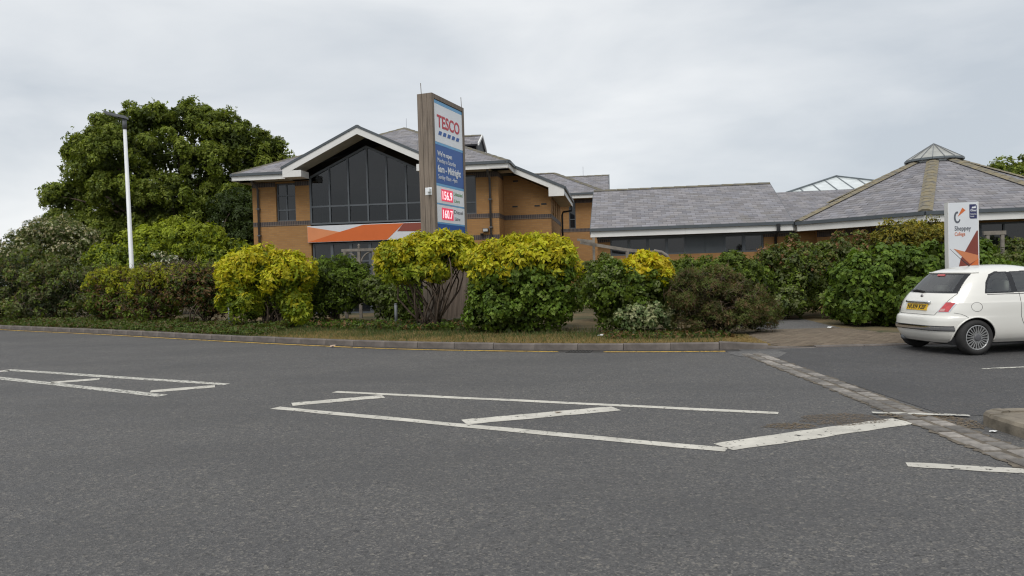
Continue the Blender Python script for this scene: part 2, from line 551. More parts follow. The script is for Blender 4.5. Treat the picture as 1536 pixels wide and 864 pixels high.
# dark repair patches and muddy stains with shapes of their own
def patch(name, c, rx, ry, m, rot=0, n=26, z=0.0045):
    V = []
    for i in range(n):
        t = 2*math.pi*i/n; r = 1+random.uniform(-.16,.16)
        x, y = rx*r*math.cos(t), ry*r*math.sin(t)
        V.append((c[0]+x*math.cos(rot)-y*math.sin(rot), c[1]+x*math.sin(rot)+y*math.cos(rot), z))
    tag(MB().add(V, [tuple(range(n))]).build(name, m), kind='structure')
ST = stain_mat('moss_stain', (0.16,0.115,0.065), 30, 0.47)
patch('moss_patch', (2.72,7.12), 0.26, 0.14, ST)
patch('moss_patch', (3.35,7.35), 0.42, 0.30, stain_mat('moss_stain_b', (0.14,0.105,0.07), 34, 0.46))
patch('moss_patch', (4.05,7.42), 0.30, 0.11, ST, z=0.018)
patch('moss_patch', (4.38,7.1), 0.16, 0.38, ST, z=0.0062)
# ragged line of cold-laid asphalt beside the setts
cp = [(4.0,13.5),(4.9,13.45),(4.98,13.1),(4.62,12.5),(4.42,12.3),(4.0,12.75),(3.95,13.1)]
tag(MB().add([(x,y,0.0052) for x,y in cp],[tuple(range(len(cp)))]).build('tarmac_patch', asphalt('tarmac_patch', 0.14, 0.5)), kind='structure')

# two rows of granite setts across the mouth of the side road
band = tag(empty('sett_band'), kind='structure')
def sett_mat(k):
    t = (0.17, 0.23, 0.125, 0.28)[k]
    return plain('granite_sett', (t, t*.91, t*.81), 0.8, var=0.35, scale=9, bmp=0.5)
SM = [sett_mat(k) for k in range(4)]
def sett_mesh(L, k):
    b = MB(); w, h = 0.077, 0.016; e = 0.012
    v = []
    for z, ins in ((-0.03,0),(h-0.007,0.002),(h,e)):
        v += [(-w+ins,-L/2+ins,z),(w-ins,-L/2+ins,z),(w-ins,L/2-ins,z),(-w+ins,L/2-ins,z)]
    f = [(8,9,10,11)]
    for q in (0,4):
        f += [(q+i,q+(i+1)%4,q+4+(i+1)%4,q+4+i) for i in range(4)]
    b.add(v,f); me = b.mesh('sett'); me.materials.append(SM[k]); return me
LS = (0.20, 0.24, 0.28, 0.23)
SMESH = [[sett_mesh(L, k) for k in range(4)] for L in LS]
for row in (0, 1):
    y = 3.2+row*0.11
    while y < 12.9:
        li = random.randrange(4); L = LS[li]
        cx = np.interp(y, [3.2,5.5,7,9,11,13], [4.02,4.03,4.10,4.21,4.27,4.33]) + (row-0.5)*0.19+random.uniform(-.012,.012)
        o = link('sett', SMESH[li][random.randrange(4)], None, band)
        o.location = (cx+random.uniform(-.012,.012), y+L/2, random.uniform(-.006,.003))
        o.rotation_euler = (random.uniform(-.015,.015), random.uniform(-.02,.02), -0.035+random.uniform(-.03,.03))
        y += L+random.uniform(.02,.05)
bj = [(float(np.interp(y,[3.2,5.5,7,9,11,13],[4.02,4.03,4.10,4.21,4.27,4.33])), y) for y in np.linspace(3.2,13,20)]
line_strip('sett_bedding', bj, 0.42, plain('sett_joint', (0.12,0.10,0.075), 0.95, var=0.4, scale=14), z=0.0056, ragged=0.03)

# traffic island at the right
isl = tag(empty('traffic_island'), kind='structure')
pts = []
x0, x1, y0, y1, r = 4.50, 9.0, 5.75, 7.12, 0.30
for cx, cy, a0 in ((x0+r, y0+r, 180), (x1-r, y0+r, 270), (x1-r, y1-r, 0), (x0+r, y1-r, 90)):
    for a in np.linspace(a0, a0+90, 5): pts.append((cx+r*math.cos(R_(a)), cy+r*math.sin(R_(a))))
inner = []
for cx, cy, a0 in ((x0+r, y0+r, 180), (x1-r, y0+r, 270), (x1-r, y1-r, 0), (x0+r, y1-r, 90)):
    for a in np.linspace(a0, a0+90, 5): inner.append((cx+(r-.14)*math.cos(R_(a)), cy+(r-.14)*math.sin(R_(a))))
MB().prism([(x,y,0) for x,y in inner], (0,0,-0.02), (0,0,0.105)).build('paving_fill', M['concrete_old'], isl)
PP = pts+[pts[0]]; II = inner+[inner[0]]
def split_edges(A, B, L=0.6):
    d = math.dist(A, B); n = max(1, round(d/L)); return [k/n for k in range(n+1)]
for i in range(len(pts)):
    ts = split_edges(PP[i], PP[i+1])
    for k in range(len(ts)-1):
        ta, tb = ts[k]+0.004, ts[k+1]-0.004
        L_ = lambda P, Q, t: (P[0]+(Q[0]-P[0])*t, P[1]+(Q[1]-P[1])*t)
        a, b_, c, d = L_(PP[i],PP[i+1],ta), L_(PP[i],PP[i+1],tb), L_(II[i],II[i+1],tb), L_(II[i],II[i+1],ta)
        mid = lambda p, q, t=0.14: (p[0]+(q[0]-p[0])*t, p[1]+(q[1]-p[1])*t)
        h = 0.125+random.uniform(-.006,.006)
        a2, b2 = mid(a,d), mid(b_,c)
        v = [(*a,-.02),(*b_,-.02),(*c,-.02),(*d,-.02),(*a,h-.03),(*b_,h-.03),(*a2,h),(*b2,h),(*c,h),(*d,h)]
        MB().add(v, [(0,1,5,4),(4,5,7,6),(6,7,8,9),(3,2,8,9)[::-1],(0,4,6,9,3),(1,2,8,7,5)]).build('kerb_stone', M['concrete_old'], isl)

# crossing pavement: concrete block paving, and the path behind it
def inpoly(x, y, P):
    c = False; j = len(P)-1
    for i in range(len(P)):
        if ((P[i][1] > y) != (P[j][1] > y)) and x < (P[j][0]-P[i][0])*(y-P[i][1])/(P[j][1]-P[i][1])+P[i][0]: c = not c
        j = i
    return c
pav = [(4.7,13.98),(5.0,15.3),(5.75,16.6),(7.5,16.5),(7.75,15.2),(9.0,14.75),(15,14.5),(15,13.62),(9,13.86),(7,13.90)]
pv = tag(empty('pavement'), kind='structure')
# bedding sheet
gx = np.linspace(4.6,15.0,60)
V, Fq = [], []
for x in gx:
    for r in np.linspace(0.15,3.0,14):
        y = float(kerb_y(x))+r; V.append((x,y,float(verge_z(x,y))+0.006))
for i in range(len(gx)-1):
    for j in range(13):
        c_ = V[i*14+j]
        if inpoly(c_[0]+.05,c_[1]+.1,pav): Fq.append((i*14+j,(i+1)*14+j,(i+1)*14+j+1,i*14+j+1))
link('bedding', np_mesh('bedding', V, Fq), plain('paver_joint', (0.085,0.07,0.05), 0.95), pv)
V, Fq, Cc = [], [], []
row = 0
y = 13.5
while y < 16.7:
    x = 4.5 + (row % 2)*0.105
    while x < 15:
        if inpoly(x+.1, y+.05, pav):
            z = float(verge_z(x+.1,y+.05))+0.016+random.uniform(-.002,.002); k = len(V)
            e = 0.006
            V += [(x,y,z-.012),(x+.204,y,z-.012),(x+.204,y+.1,z-.012),(x,y+.1,z-.012),(x+e,y+e,z),(x+.204-e,y+e,z),(x+.204-e,y+.1-e,z),(x+e,y+.1-e,z)]
            Fq += [(k+4,k+5,k+6,k+7)]+[(k+i,k+(i+1)%4,k+4+(i+1)%4,k+4+i) for i in range(4)]
            t = random.uniform(.82,1.14); Cc += [(0.155*t,0.122*t,0.088*t)]*8
        x += 0.21
    y += 0.105; row += 1
o = link('paver', np_mesh('paver', V, Fq, np.array(Cc)), attr_mat('paver', 0.9, 0, 2.5), pv); tag(o, kind='stuff')
pp = [(5.75,16.55),(7.5,16.45),(7.75,18.5),(8.1,21.5),(9.0,25),(5.0,25),(5.2,20)]
tag(MB().add([(x,y,0.127) for x,y in pp],[tuple(range(len(pp)))]).build('path', M['asphalt_path']), kind='structure')

# road gully
gy = float(kerb_y(1.3))
gul = empty('gully_grate', (1.3, gy-0.26, 0.0), math.atan2(float(kerb_y(1.5)-kerb_y(1.1)), 0.4))
tag(gul, 'dark iron drain grate at the foot of the kerb', 'drain')
b = MB(); b.box(-.24,.24,-.2,-.16,.001,.012); b.box(-.24,.24,.16,.2,.001,.012); b.box(-.24,-.2,-.16,.16,.001,.012); b.box(.2,.24,-.16,.16,.001,.012)
b.build('frame', plain('cast_iron', (0.03,0.028,0.026), 0.7), gul)
for k in range(6):
    MB().box(-.18+k*.065,-.15+k*.065,-.158,.158,.002,.011).build('bar', bpy.data.materials['cast_iron'], gul)

# ================================================================== BUILDINGS
def slates(poly3, parent, seed, row=0.20, w=0.30, tone=0.225):
    """poly3: planar roof polygon, first edge = eave; lays overlapping slates course by course on it"""
    rg = np.random.default_rng(seed)
    P = [Vector(p) for p in poly3]
    e = (P[1]-P[0]).normalized()
    n = None
    for q in P[2:]:
        c = e.cross(q-P[0])
        if c.length > 1e-3: n = c.normalized(); break
    if n.z < 0: n = -n
    sl = n.cross(e)
    if sl.z < 0: sl = -sl
    Q = [((p-P[0]).dot(e), (p-P[0]).dot(sl)) for p in P]
    bmax = max(q[1] for q in Q)
    def rangeat(b):
        xs = []
        for i in range(len(Q)):
            (a0,b0),(a1,b1) = Q[i], Q[(i+1) % len(Q)]
            if abs(b1-b0) < 1e-9: continue
            t = (b-b0)/(b1-b0)
            if -1e-6 <= t <= 1+1e-6: xs.append(a0+(a1-a0)*t)
        return (min(xs), max(xs)) if len(xs) >= 2 else None
    V, F_, C_ = [], [], []
    k = 0; r = 0
    b = 0.0
    while b < bmax-0.02:
        b1 = min(b+row*1.06, bmax)
        lo, hi = rangeat(max(b, 1e-4)), rangeat(b1-1e-4)
        if lo and hi:
            x = lo[0]-(0.5 if r % 2 else 1.0)*w
            x0g, x1g = min(lo[0],hi[0]), max(lo[1],hi[1])
            x = math.floor(x0g/w)*w-(w/2 if r % 2 else 0)
            while x < x1g:
                ww = w
                xa, xb = x+0.004, x+ww-0.004
                la, lb = max(xa, lo[0]), min(xb, lo[1]); ua, ub = max(xa, hi[0]), min(xb, hi[1])
                if lb-la > 0.02 or ub-ua > 0.02:
                    if lb < la: la = lb = (la+lb)/2
                    if ub < ua: ua = ub = (ua+ub)/2
                    up = 0.016+rg.uniform(-.004,.006)
                    j = rg.uniform(-.006,.004)
                    pts = [(la,b+j,0.0),(lb,b+j,0.0),(la,b+j,up),(lb,b+j,up+rg.uniform(-.003,.003)),(ub,b1,0.004),(ua,b1,0.004)]
                    kk = len(V)
                    for (aa,bb,cc) in pts: V.append(tuple(P[0]+e*aa+sl*bb+n*cc))
                    F_ += [(kk+2,kk+3,kk+4,kk+5),(kk,kk+1,kk+3,kk+2)]
                    t = tone*rg.uniform(.78,1.2); h = rg.uniform(-.6,.8)
                    C_ += [(t*(1+.03*h), t*(0.97), t*(1.03-.05*h))]*6
                x += ww
        b += row; r += 1
    o = link('slates', np_mesh('slates', V, F_, np.array(C_)), M['slate'], parent)
    tag(o, kind='stuff')
    return n

def roof_face(poly3, parent, seed, tone=0.225, name='roof'):
    P = [Vector(p) for p in poly3]
    n = (P[1]-P[0]).cross(P[2]-P[0]).normalized()
    if n.z < 0: n = -n
    d = MB().prism(P, n*-0.07, n*-0.004).build(name, M['slate_deck'], parent)
    slates(poly3, d, seed, tone=tone)
    return d

def cap_mat(name, c1, c2):
    m, nt, b = nmat(name)
    v = coords(nt)
    n = noise(nt, v, 5.0, 6, 0.7)
    nt.links.new(ramp(nt, n, [(0.38, c1), (0.6, c2)]), b.inputs['Base Color'])
    b.inputs['Roughness'].default_value = 0.9
    bump(nt, b, n, 0.5, 0.02)
    return m
M['cap'] = cap_mat('ridge_cap', (0.12,0.115,0.11), (0.16,0.14,0.09))
M['cap_moss'] = cap_mat('mossy_hip_cap', (0.15,0.14,0.12), (0.24,0.20,0.12))
def ridge(p, q, parent, w=0.16, m='cap', seg=0.45, name='ridge_tile', drop=0.045):
    """angular capping tiles along a hip or ridge, laid one after another"""
    p, q = Vector(p), Vector(q); L = (q-p).length; nseg = max(1, round(L/seg)); d = (q-p)/nseg
    dn = d.normalized(); side = dn.cross(Vector((0,0,1))).normalized(); up = side.cross(dn)
    b = MB()
    for i in range(nseg):
        a, c = p+d*i, p+d*(i+0.985)
        for s_, e_ in ((a, c),):
            v = []
            for base, lift in ((s_, 0.012), (e_, 0.0)):
                v += [base-side*w-up*drop, base-side*w*0.4+up*(0.02+lift), base+side*w*0.4+up*(0.02+lift), base+side*w-up*drop]
            b.add(v, [(0,1,5,4),(1,2,6,5),(2,3,7,6),(0,3,2,1),(4,5,6,7)])
    return b.build(name, M[m], parent)

def wall_cells(b, u0, u1, z0, z1, v0, v1, holes):
    us = sorted({u0,u1,*[h[0] for h in holes],*[h[1] for h in holes]}); zs = sorted({z0,z1,*[h[2] for h in holes],*[h[3] for h in holes]})
    us = [u for u in us if u0 <= u <= u1]; zs = [z for z in zs if z0 <= z <= z1]
    for i in range(len(us)-1):
        for j in range(len(zs)-1):
            cu, cz = (us[i]+us[i+1])/2, (zs[j]+zs[j+1])/2
            if any(h[0] < cu < h[1] and h[2] < cz < h[3] for h in holes): continue
            b.box(us[i],us[i+1],v0,v1,zs[j],zs[j+1])

def window(parent, u0, u1, z0, z1, v, nx=1, bars=(), fw=0.055, name='window'):
    """framed window: frame bars, glass panes one by one (local x = u, front at v)"""
    fr = MB()
    fr.box(u0,u1,v,v+.09,z0,z0+fw); fr.box(u0,u1,v,v+.09,z1-fw,z1)
    xs = np.linspace(u0,u1,nx+1)
    zz = [z0,*bars,z1]
    for k, x in enumerate(xs):
        w = fw if k in (0,nx) else fw*.8
        a = x if k == 0 else (x-fw if k == nx else x-w/2)
        fr.box(a,a+w,v,v+.09,z0+fw,z1-fw)
    for zb in bars: fr.box(u0+fw,u1-fw,v+.004,v+.086,zb-fw/2,zb+fw/2)
    f = fr.build(name, M['frame'], parent)
    for i in range(nx):
        for j in range(len(zz)-1):
            MB().box(xs[i]+.02,xs[i+1]-.02,v+.04,v+.05,zz[j]+.015,zz[j+1]-.015).build('pane', M['glass'], f)
    return f

M['glass_clear'] = glass_clear('gable_glass', (0.42,0.44,0.46))
# ---------------- A: two-storey brick block with glazed gable
angA = R_(-8)
OA = Vector((-10.68, 30.0, 0.0))
A = empty('brick_college_building', OA, angA)
tag(A, 'two storey brick building with a tall glazed gable and orange banner', 'building')
Z0 = 0.10
wl_ = MB()
holes = [(1.03,1.88,3.98,5.55)]
wall_cells(wl_, 0, 2.5, Z0, 5.62, 0, 0.3, holes)
wl_.build('wall', M['brick'], A)
wr = MB()
wall_cells(wr, 7.5, 10.35, Z0, 5.62, 0, 0.3, [(8.3,9.45,3.98,5.55),(8.3,9.45,0.9,2.7)])
wr.build('wall', M['brick'], A)
# return, setback wall under the catslide, and the side wall
MB().box(10.05,10.35,0.3,1.7,Z0,5.62).build('wall', M['brick'], A)
MB().prism([(10.35,1.4,Z0),(12.3,1.4,Z0),(12.3,1.4,4.93),(10.9,1.4,5.60),(10.35,1.4,5.62)], (0,0,0), (0,0.3,0)).build('wall', M['brick'], A)
sw = MB(); 
ws = [(2.35,2.75),(3.55,3.95),(4.9,5.3)]
vv = [1.7,*[x for w_ in ws for x in w_],7.0]
for i in range(0,len(vv),2): sw.box(12.0,12.3,vv[i],vv[i+1],Z0,4.9)
for a,b_ in ws: sw.box(12.0,12.3,a,b_,Z0,3.98)
sw.build('wall', M['brick'], A)
for a,b_ in ws:
    f = MB().box(12.2,12.26,a,b_,3.98,4.9).build('window', M['frame'], A)
    MB().box(12.262,12.268,a+.05,b_-.05,4.03,4.85).build('pane', M['glass'], f)
MB().box(0,12.0,7.0,7.3,Z0,5.6).build('wall', M['brick'], A)
MB().box(0,0.3,0.3,7.0,Z0,5.6).build('wall', M['brick'], A)
# dark soldier courses, slightly proud
for (u0,u1,z0,z1) in [(0,2.5,3.79,3.975),(7.5,10.35,3.79,3.975),(0,1.03,5.42,5.6),(1.88,2.5,5.42,5.6),(7.5,10.35,5.556,5.618),(9.45,10.35,5.42,5.552),(8.3,10.35,2.95,3.13)]:
    MB().box(u0,u1,-.012,.01,z0,z1).build('soldier_course', M['soldier'], A)
MB().box(10.33,10.362,0.012,1.388,3.79,3.975).build('soldier_course', M['soldier'], A)
MB().box(10.364,12.3,1.388,1.41,3.79,3.975).build('soldier_course', M['soldier'], A)
MB().box(12.29,12.312,1.412,7.0,3.79,3.975).build('soldier_course', M['soldier'], A)
MB().box(10.33,10.362,0.012,1.388,5.42,5.61).build('soldier_course', M['soldier'], A)
window(A, 1.03, 1.88, 3.98, 5.55, 0.10, 2, (4.45,5.05))
window(A, 8.3, 9.45, 3.98, 5.55, 0.10, 2, (4.45,))
window(A, 8.3, 9.45, 0.9, 2.7, 0.10, 2)
# vent bricks
for u,z in [(10.75,5.35),(10.7,4.30),(11.9,4.36),(11.62,4.30)]:
    MB().box(u,u+.22,1.385,1.42,z,z+.06).build('air_brick', M['black'], A)
# downpipes
for u,v,zt in ((0.28,-.07,5.62),(10.02,-.07,5.62)):
    d = MB().tube([(u,v-.55,5.72),(u,v-.45,5.55),(u,v,5.35),(u,v,Z0)], 0.045, 8).build('downpipe', M['downpipe'], A, True)
    for z in (4.5,3.4,2.0): MB().box(u-.07,u+.07,v-.05,v+.07,z,z+.05).build('bracket', M['downpipe'], d)
MB().tube([(12.85,6.6,4.75),(12.85,6.6,4.5),(12.45,6.6,4.45),(12.40,6.6,4.3),(12.40,6.6,Z0)], 0.05, 8).build('downpipe', M['black'], A, True)

# glazed gable: mullions 0.81 m apart
GU = [2.55+0.81*k for k in range(7)]
apex_u, pitch = 4.98, 0.470
def gtop(u): return 6.86-pitch*abs(u-apex_u)
gz = MB()
for u in GU:
    gz.box(u-.032,u+.032,-.02,.10,3.80,gtop(u)+.02)
cw = MB()
cw.box(2.52,7.44,-.022,.10,3.79,3.86)
cw.box(2.52,7.44,-.016,.095,4.49,4.555)
fr_g = gz.build('glazed_screen', M['frame'], A)
cw.build('transom', M['frame'], fr_g)
for s_ in (-1,1):
    e_ = 2.55 if s_ < 0 else 7.41
    MB().prism([(e_,-.021,gtop(e_)-.04),(apex_u,-.021,gtop(apex_u)-.04),(apex_u,-.021,gtop(apex_u)+.06),(e_,-.021,gtop(e_)+.06)], (0,0,0),(0,.12,0)).build('head_frame', M['frame'], fr_g)
for k in range(6):
    a, c = GU[k]+.02, GU[k+1]-.02
    MB().box(a,c,.03,.042,3.84,4.51).build('pane', M['glass_clear'], fr_g)
    MB().prism([(a,.03,4.53),(c,.03,4.53),(c,.03,gtop(c)),(a,.03,gtop(a))],(0,0,0),(0,.012,0)).build('pane', M['glass_clear'], fr_g)
    if k in (0,1,3,4):   # vertical blinds hanging inside, drawn to one side
        b_ = MB(); n_ = (7,3,5,4)[(0,1,3,4).index(k)]
        for j in range(n_):
            xb = c-.06-j*.105; b_.beam((xb,.40,3.95),(xb,.40,min(gtop(xb),5.9)-.35), .085, .006, (.5,.8,0))
        b_.build('blind', flat('blind_grey', (0.16,0.165,0.165), .8), fr_g)
MB().box(.32,10.0,.42,6.9,3.60,3.70).build('floor_slab', M['panel_grey'], A)
MB().box(.32,10.0,3.2,3.3,3.72,5.6).build('inner_wall', flat('inner_wall', (0.10,0.10,0.10), .8), A)
MB().box(2.9,7.1,.9,1.3,3.705,4.35).build('desk', flat('desk_brown', (0.13,0.06,0.045), .6), A)
# ground floor screen below the banner
for k in range(6):
    window(A, GU[k], GU[k+1], Z0+.02, 3.02, 0.06, 1, (2.25,), 0.06)
for s_ in (0,1):
    u = 2.5 if s_ == 0 else 7.44
    MB().box(u-(0 if s_ else .0),u+.055,-.01,.3,3.80,5.62).build('jamb', M['frame'], A)
# banner: board with flat printed shapes
bn = MB().box(2.40,7.50,-.10,-.03,3.06,3.735).build('banner_board', flat('banner_white', (0.62,0.63,0.65)), A)
def ban(poly, m, z):
    # s along, t down in the board's own fractions
    P = [(2.405+5.09*s_, -.10-z, 3.73-0.665*t) for s_,t in poly]
    MB().prism(P, (0,0,0), (0,-.003,0)).build('banner_shape', m, bn)
BO = flat('banner_orange', (0.60,0.125,0.020)); BL = flat('banner_light_orange', (0.66,0.24,0.095)); BMr = flat('banner_maroon', (0.225,0.050,0.030))
ban([(0,0.03),(0.275,0.42),(0.0,0.985)], BL, .002)
ban([(0,0.99),(0.265,0.42),(0.47,0.03),(0.80,0.03),(0.66,0.99)], BO, .003)
ban([(0.80,0.03),(0.965,0.03),(0.975,0.56),(0.745,0.50)], BMr, .0045)

# main pyramid roof with the catslide on its right slope
EV = 5.90
PK = Vector((5.20, 4.85, EV+pitch*5.65))
cFL, cFR = (-.45,-.8,EV), (10.9,-.8,EV)
cBR, cBL = (10.9,10.5,EV), (-.45,10.5,EV)
VA = (4.98, 2.54, EV+pitch*3.34)
roof_face([cFL, (1.85,-.8,EV), VA, PK], A, 1)
roof_face([(8.11,-.8,EV), cFR, PK, VA], A, 11)
roof_face([cFR, (10.9,.72,EV), PK], A, 2)
lowz = EV-pitch*2.0
roof_face([(12.9,.72,lowz),(12.9,6.9,lowz),(10.9,6.9,EV),PK,(10.9,.72,EV)], A, 3)
roof_face([(10.9,6.9,EV), cBR, PK], A, 4)
roof_face([cBR, cBL, PK], A, 5)
roof_face([cBL, cFL, PK], A, 6)
ridge(cFL, PK, A); ridge(cFR, PK, A)
# gable roof over the glazing
gz_ = 7.47; gv = -1.02; gback = 2.6
for s_, gu in ((-1, 1.85), (1, 8.11)):
    ez = gz_-pitch*abs(gu-apex_u)
    e0, e1 = (gu,gv,ez), (gu,-.72,ez)
    # where this slope meets the front slope of the pyramid
    top0, top1 = (apex_u,gv,gz_), (apex_u,gback,gz_)
    P = [e0, e1, top1, top0] if s_ > 0 else [e1, e0, top0, top1]
    P = [Vector(p)+Vector((0,0,.03)) for p in P]
    roof_face(P, A, 7+s_, name='gable_roof')
    # white barge board and dark verge capping
    bb = MB().prism([(gu,gv,ez-.02),(apex_u,gv,gz_-.02),(apex_u,gv,gz_-.28),(gu,gv,ez-.28)], (0,-.03,0),(0,0.01,0)).build('barge_board', M['fascia'], A)
    MB().prism([(gu-s_*-.06,gv,ez-.045),(apex_u,gv,gz_-.02),(apex_u,gv,gz_+.075),(gu+s_*.06,gv,ez+.05)], (0,-.06,0),(0,.06,0)).build('verge_trim', M['gutter'], A)
    # soffit between board and glass
    MB().prism([(gu,gv,ez-.24),(apex_u,gv,gz_-.24),(apex_u,gv,gz_-.20),(gu,gv,ez-.20)], (0,.012,0),(0,1.0,0)).build('soffit', M['soffit'], A)
    # boxed foot of the gable
    iu = gu+(.78 if s_ < 0 else -.78)
    a_, c_ = min(gu,iu), max(gu,iu)
    MB().box(a_,c_,gv-.028,-.3,ez-.36,ez-.10).build('gable_foot', M['fascia'], A)
ridge((apex_u,gv,gz_+.05),(apex_u,gback,gz_+.05), A, w=.12)
# eaves: white fascia, dark gutter, soffit
def eave(parent, p, q, out, z, fh=0.26, so=0.75, gut=True):
    """p,q ends in plan (left to right seen from outside), out = outward normal"""
    p, q, n = Vector((*p,0)), Vector((*q,0)), Vector((*out,0))
    zt = z-.02
    MB().prism([p+Vector((0,0,zt)), q+Vector((0,0,zt)), q+Vector((0,0,zt-fh)), p+Vector((0,0,zt-fh))], n*-.035, n*.0).build('fascia', M['fascia'], parent)
    MB().prism([p+Vector((0,0,zt-fh+.012)), q+Vector((0,0,zt-fh+.012)), q+Vector((0,0,zt-fh+.03)), p+Vector((0,0,zt-fh+.03))], n*-so, n*-.036).build('soffit', M['soffit'], parent)
    if gut:
        MB().prism([p+Vector((0,0,zt-.075)), q+Vector((0,0,zt-.075)), q+Vector((0,0,zt+.03)), p+Vector((0,0,zt+.03))], n*.002, n*.075).build('gutter', M['gutter'], parent)
eave(A, (-.45,-.8), (1.84,-.8), (0,-1), EV)
eave(A, (8.12,-.8), (10.9,-.8), (0,-1), EV)
eave(A, (10.9,-.80), (10.9,.70), (1,0), EV)
eave(A, (12.9,.72), (12.9,6.9), (1,0), lowz+.03, so=.6)
eave(A, (-.45,10.5), (-.45,-.8), (-1,0), EV)
eave(A, (10.9,6.9), (10.9,10.5), (1,0), EV)
# catslide verge, boxed end
MB().prism([(10.9,.70,EV-.04),(12.9,.70,lowz-.04),(12.9,.70,lowz-.34),(12.28,.70,lowz-.34),(12.28,.70,lowz+.02),(10.9,.70,EV-.30)], (0,-.03,0),(0,.02,0)).build('barge_board', M['fascia'], A)
MB().prism([(10.86,.70,EV-.05),(12.93,.70,lowz-.06),(12.93,.70,lowz+.05),(10.86,.70,EV+.06)], (0,-.07,0),(0,.05,0)).build('verge_trim', M['gutter'], A)
MB().prism([(10.9,.70,EV-.27),(12.28,.70,lowz+.03),(12.28,.70,lowz+.07),(10.9,.70,EV-.23)], (0,.025,0),(0,.70,0)).build('soffit', M['soffit'], A)
# gablet vent at the top of the right slope, flue and lightning rods
g0, g1, gr = 5.6, 8.85, 8.02
for s_ in (-1,1):
    roof_face([(g1,5+s_*1.0,gr-.55),(g0,5+s_*1.0,gr-.55),(g0,5,gr),(g1,5,gr)] , A, 20+s_, name='gablet_roof')
    MB().prism([(g1,5+s_*1.05,gr-.62),(g1,5,gr-.05),(g1,5,gr+.05),(g1,5+s_*1.05,gr-.50)],(0,0,0),(.06,0,0)).build('gablet_verge', M['fascia'], A)
MB().prism([(g1,4.05,gr-.9),(g1,5.95,gr-.9),(g1,5.95,gr-.58),(g1,5,gr-.06),(g1,4.05,gr-.58)],(-.10,0,0),(-.04,0,0)).build('louvre', M['black'], A)
ridge((g0,5,gr+.03),(g1,5,gr+.03), A, w=.1)
MB().lathe([(0.10,0),(0.10,.8),(.15,.82),(.15,.95),(0,1.05)],12,'Z',(8.0,4.2,6.9)).build('flue', M['steel'], A, True)
for u,v,z,h in ((7.2,-.3,6.4,.5),(4.0,2.4,7.6,.4),(5.3,4.85,8.5,.5)):
    MB().tube([(u,v,z),(u,v,z+h)],.008,5).build('lightning_rod', M['steel'], A)
# floodlight on the wall
fl = MB(); fl.box(9.70,9.92,-.16,-.04,3.24,3.38)
fb = fl.build('floodlight', M['black'], A)
MB().prism([(9.72,-.165,3.26),(9.90,-.165,3.26),(9.90,-.165,3.365),(9.72,-.165,3.365)],(0,0,0),(0,-.006,0)).build('lens', flat('lens_grey', (0.45,0.46,0.46), 0.2), fb)
MB().lathe([(0.0,0),(.05,.01),(.07,.05),(.07,.09)],12,'Z',(9.66,-.10,3.10)).build('security_camera', M['black'], A, True)

# ---------------- B: rear block, same eave height
B = empty('rear_brick_block', (0.4, 41.0, 0.0), angA)
tag(B, 'brick block with slate roof behind the low wing beside the glazed gable building', 'building')
wb = MB(); wall_cells(wb, -1.0, 4.6, Z0, 5.62, 0, .3, [(2.95,3.32,3.98,5.55)]); wb.build('wall', M['brick'], B)
MB().box(4.3,4.6,.3,9,Z0,5.62).build('wall', M['brick'], B)
window(B, 2.95, 3.32, 3.98, 5.55, 0.08, 1, (4.5,))
MB().box(-1,4.6,-.012,.01,3.79,3.975).build('soldier_course', M['soldier'], B)
MB().box(3.32,4.6,-.012,.01,5.4,5.6).build('soldier_course', M['soldier'], B)
hp = Vector((1.2,3.6,EV+pitch*3.9))
roof_face([(-2.0,-.6,EV),(5.05,-.6,EV),(2.0,2.8,EV+pitch*3.4),(-2.0,2.8,EV+pitch*3.4)], B, 31)
roof_face([(5.05,-.6,EV),(5.05,6.2,EV),(2.0,2.8,EV+pitch*3.4)], B, 32)
ridge((5.05,-.6,EV+.03),(2.0,2.8,EV+pitch*3.4+.03), B)
ridge((-2.0,2.8,EV+pitch*3.4+.03),(2.0,2.8,EV+pitch*3.4+.03), B)
eave(B, (-2.0,-.6),(5.05,-.6),(0,-1),EV)
eave(B, (5.05,-.6),(5.05,6.2),(1,0),EV)
roof_face([(0.2,2.4,EV+.35),(5.2,2.4,EV+.35),(5.2,5.4,EV+.35+1.32),(0.2,5.4,EV+.35+1.32)], B, 33)
ridge((0.2,5.4,EV+1.70),(5.2,5.4,EV+1.70), B, w=.1)
MB().prism([(5.2,2.35,EV+.2),(5.2,5.4,EV+1.52),(5.2,5.4,EV+1.74),(5.2,2.35,EV+.42)],(0,0,0),(.05,0,0)).build('verge_trim', M['gutter'], B)
MB().tube([(3.6,5.4,EV+1.7),(3.6,5.4,EV+2.3)],.010,5).build('lightning_rod', M['steel'], B)

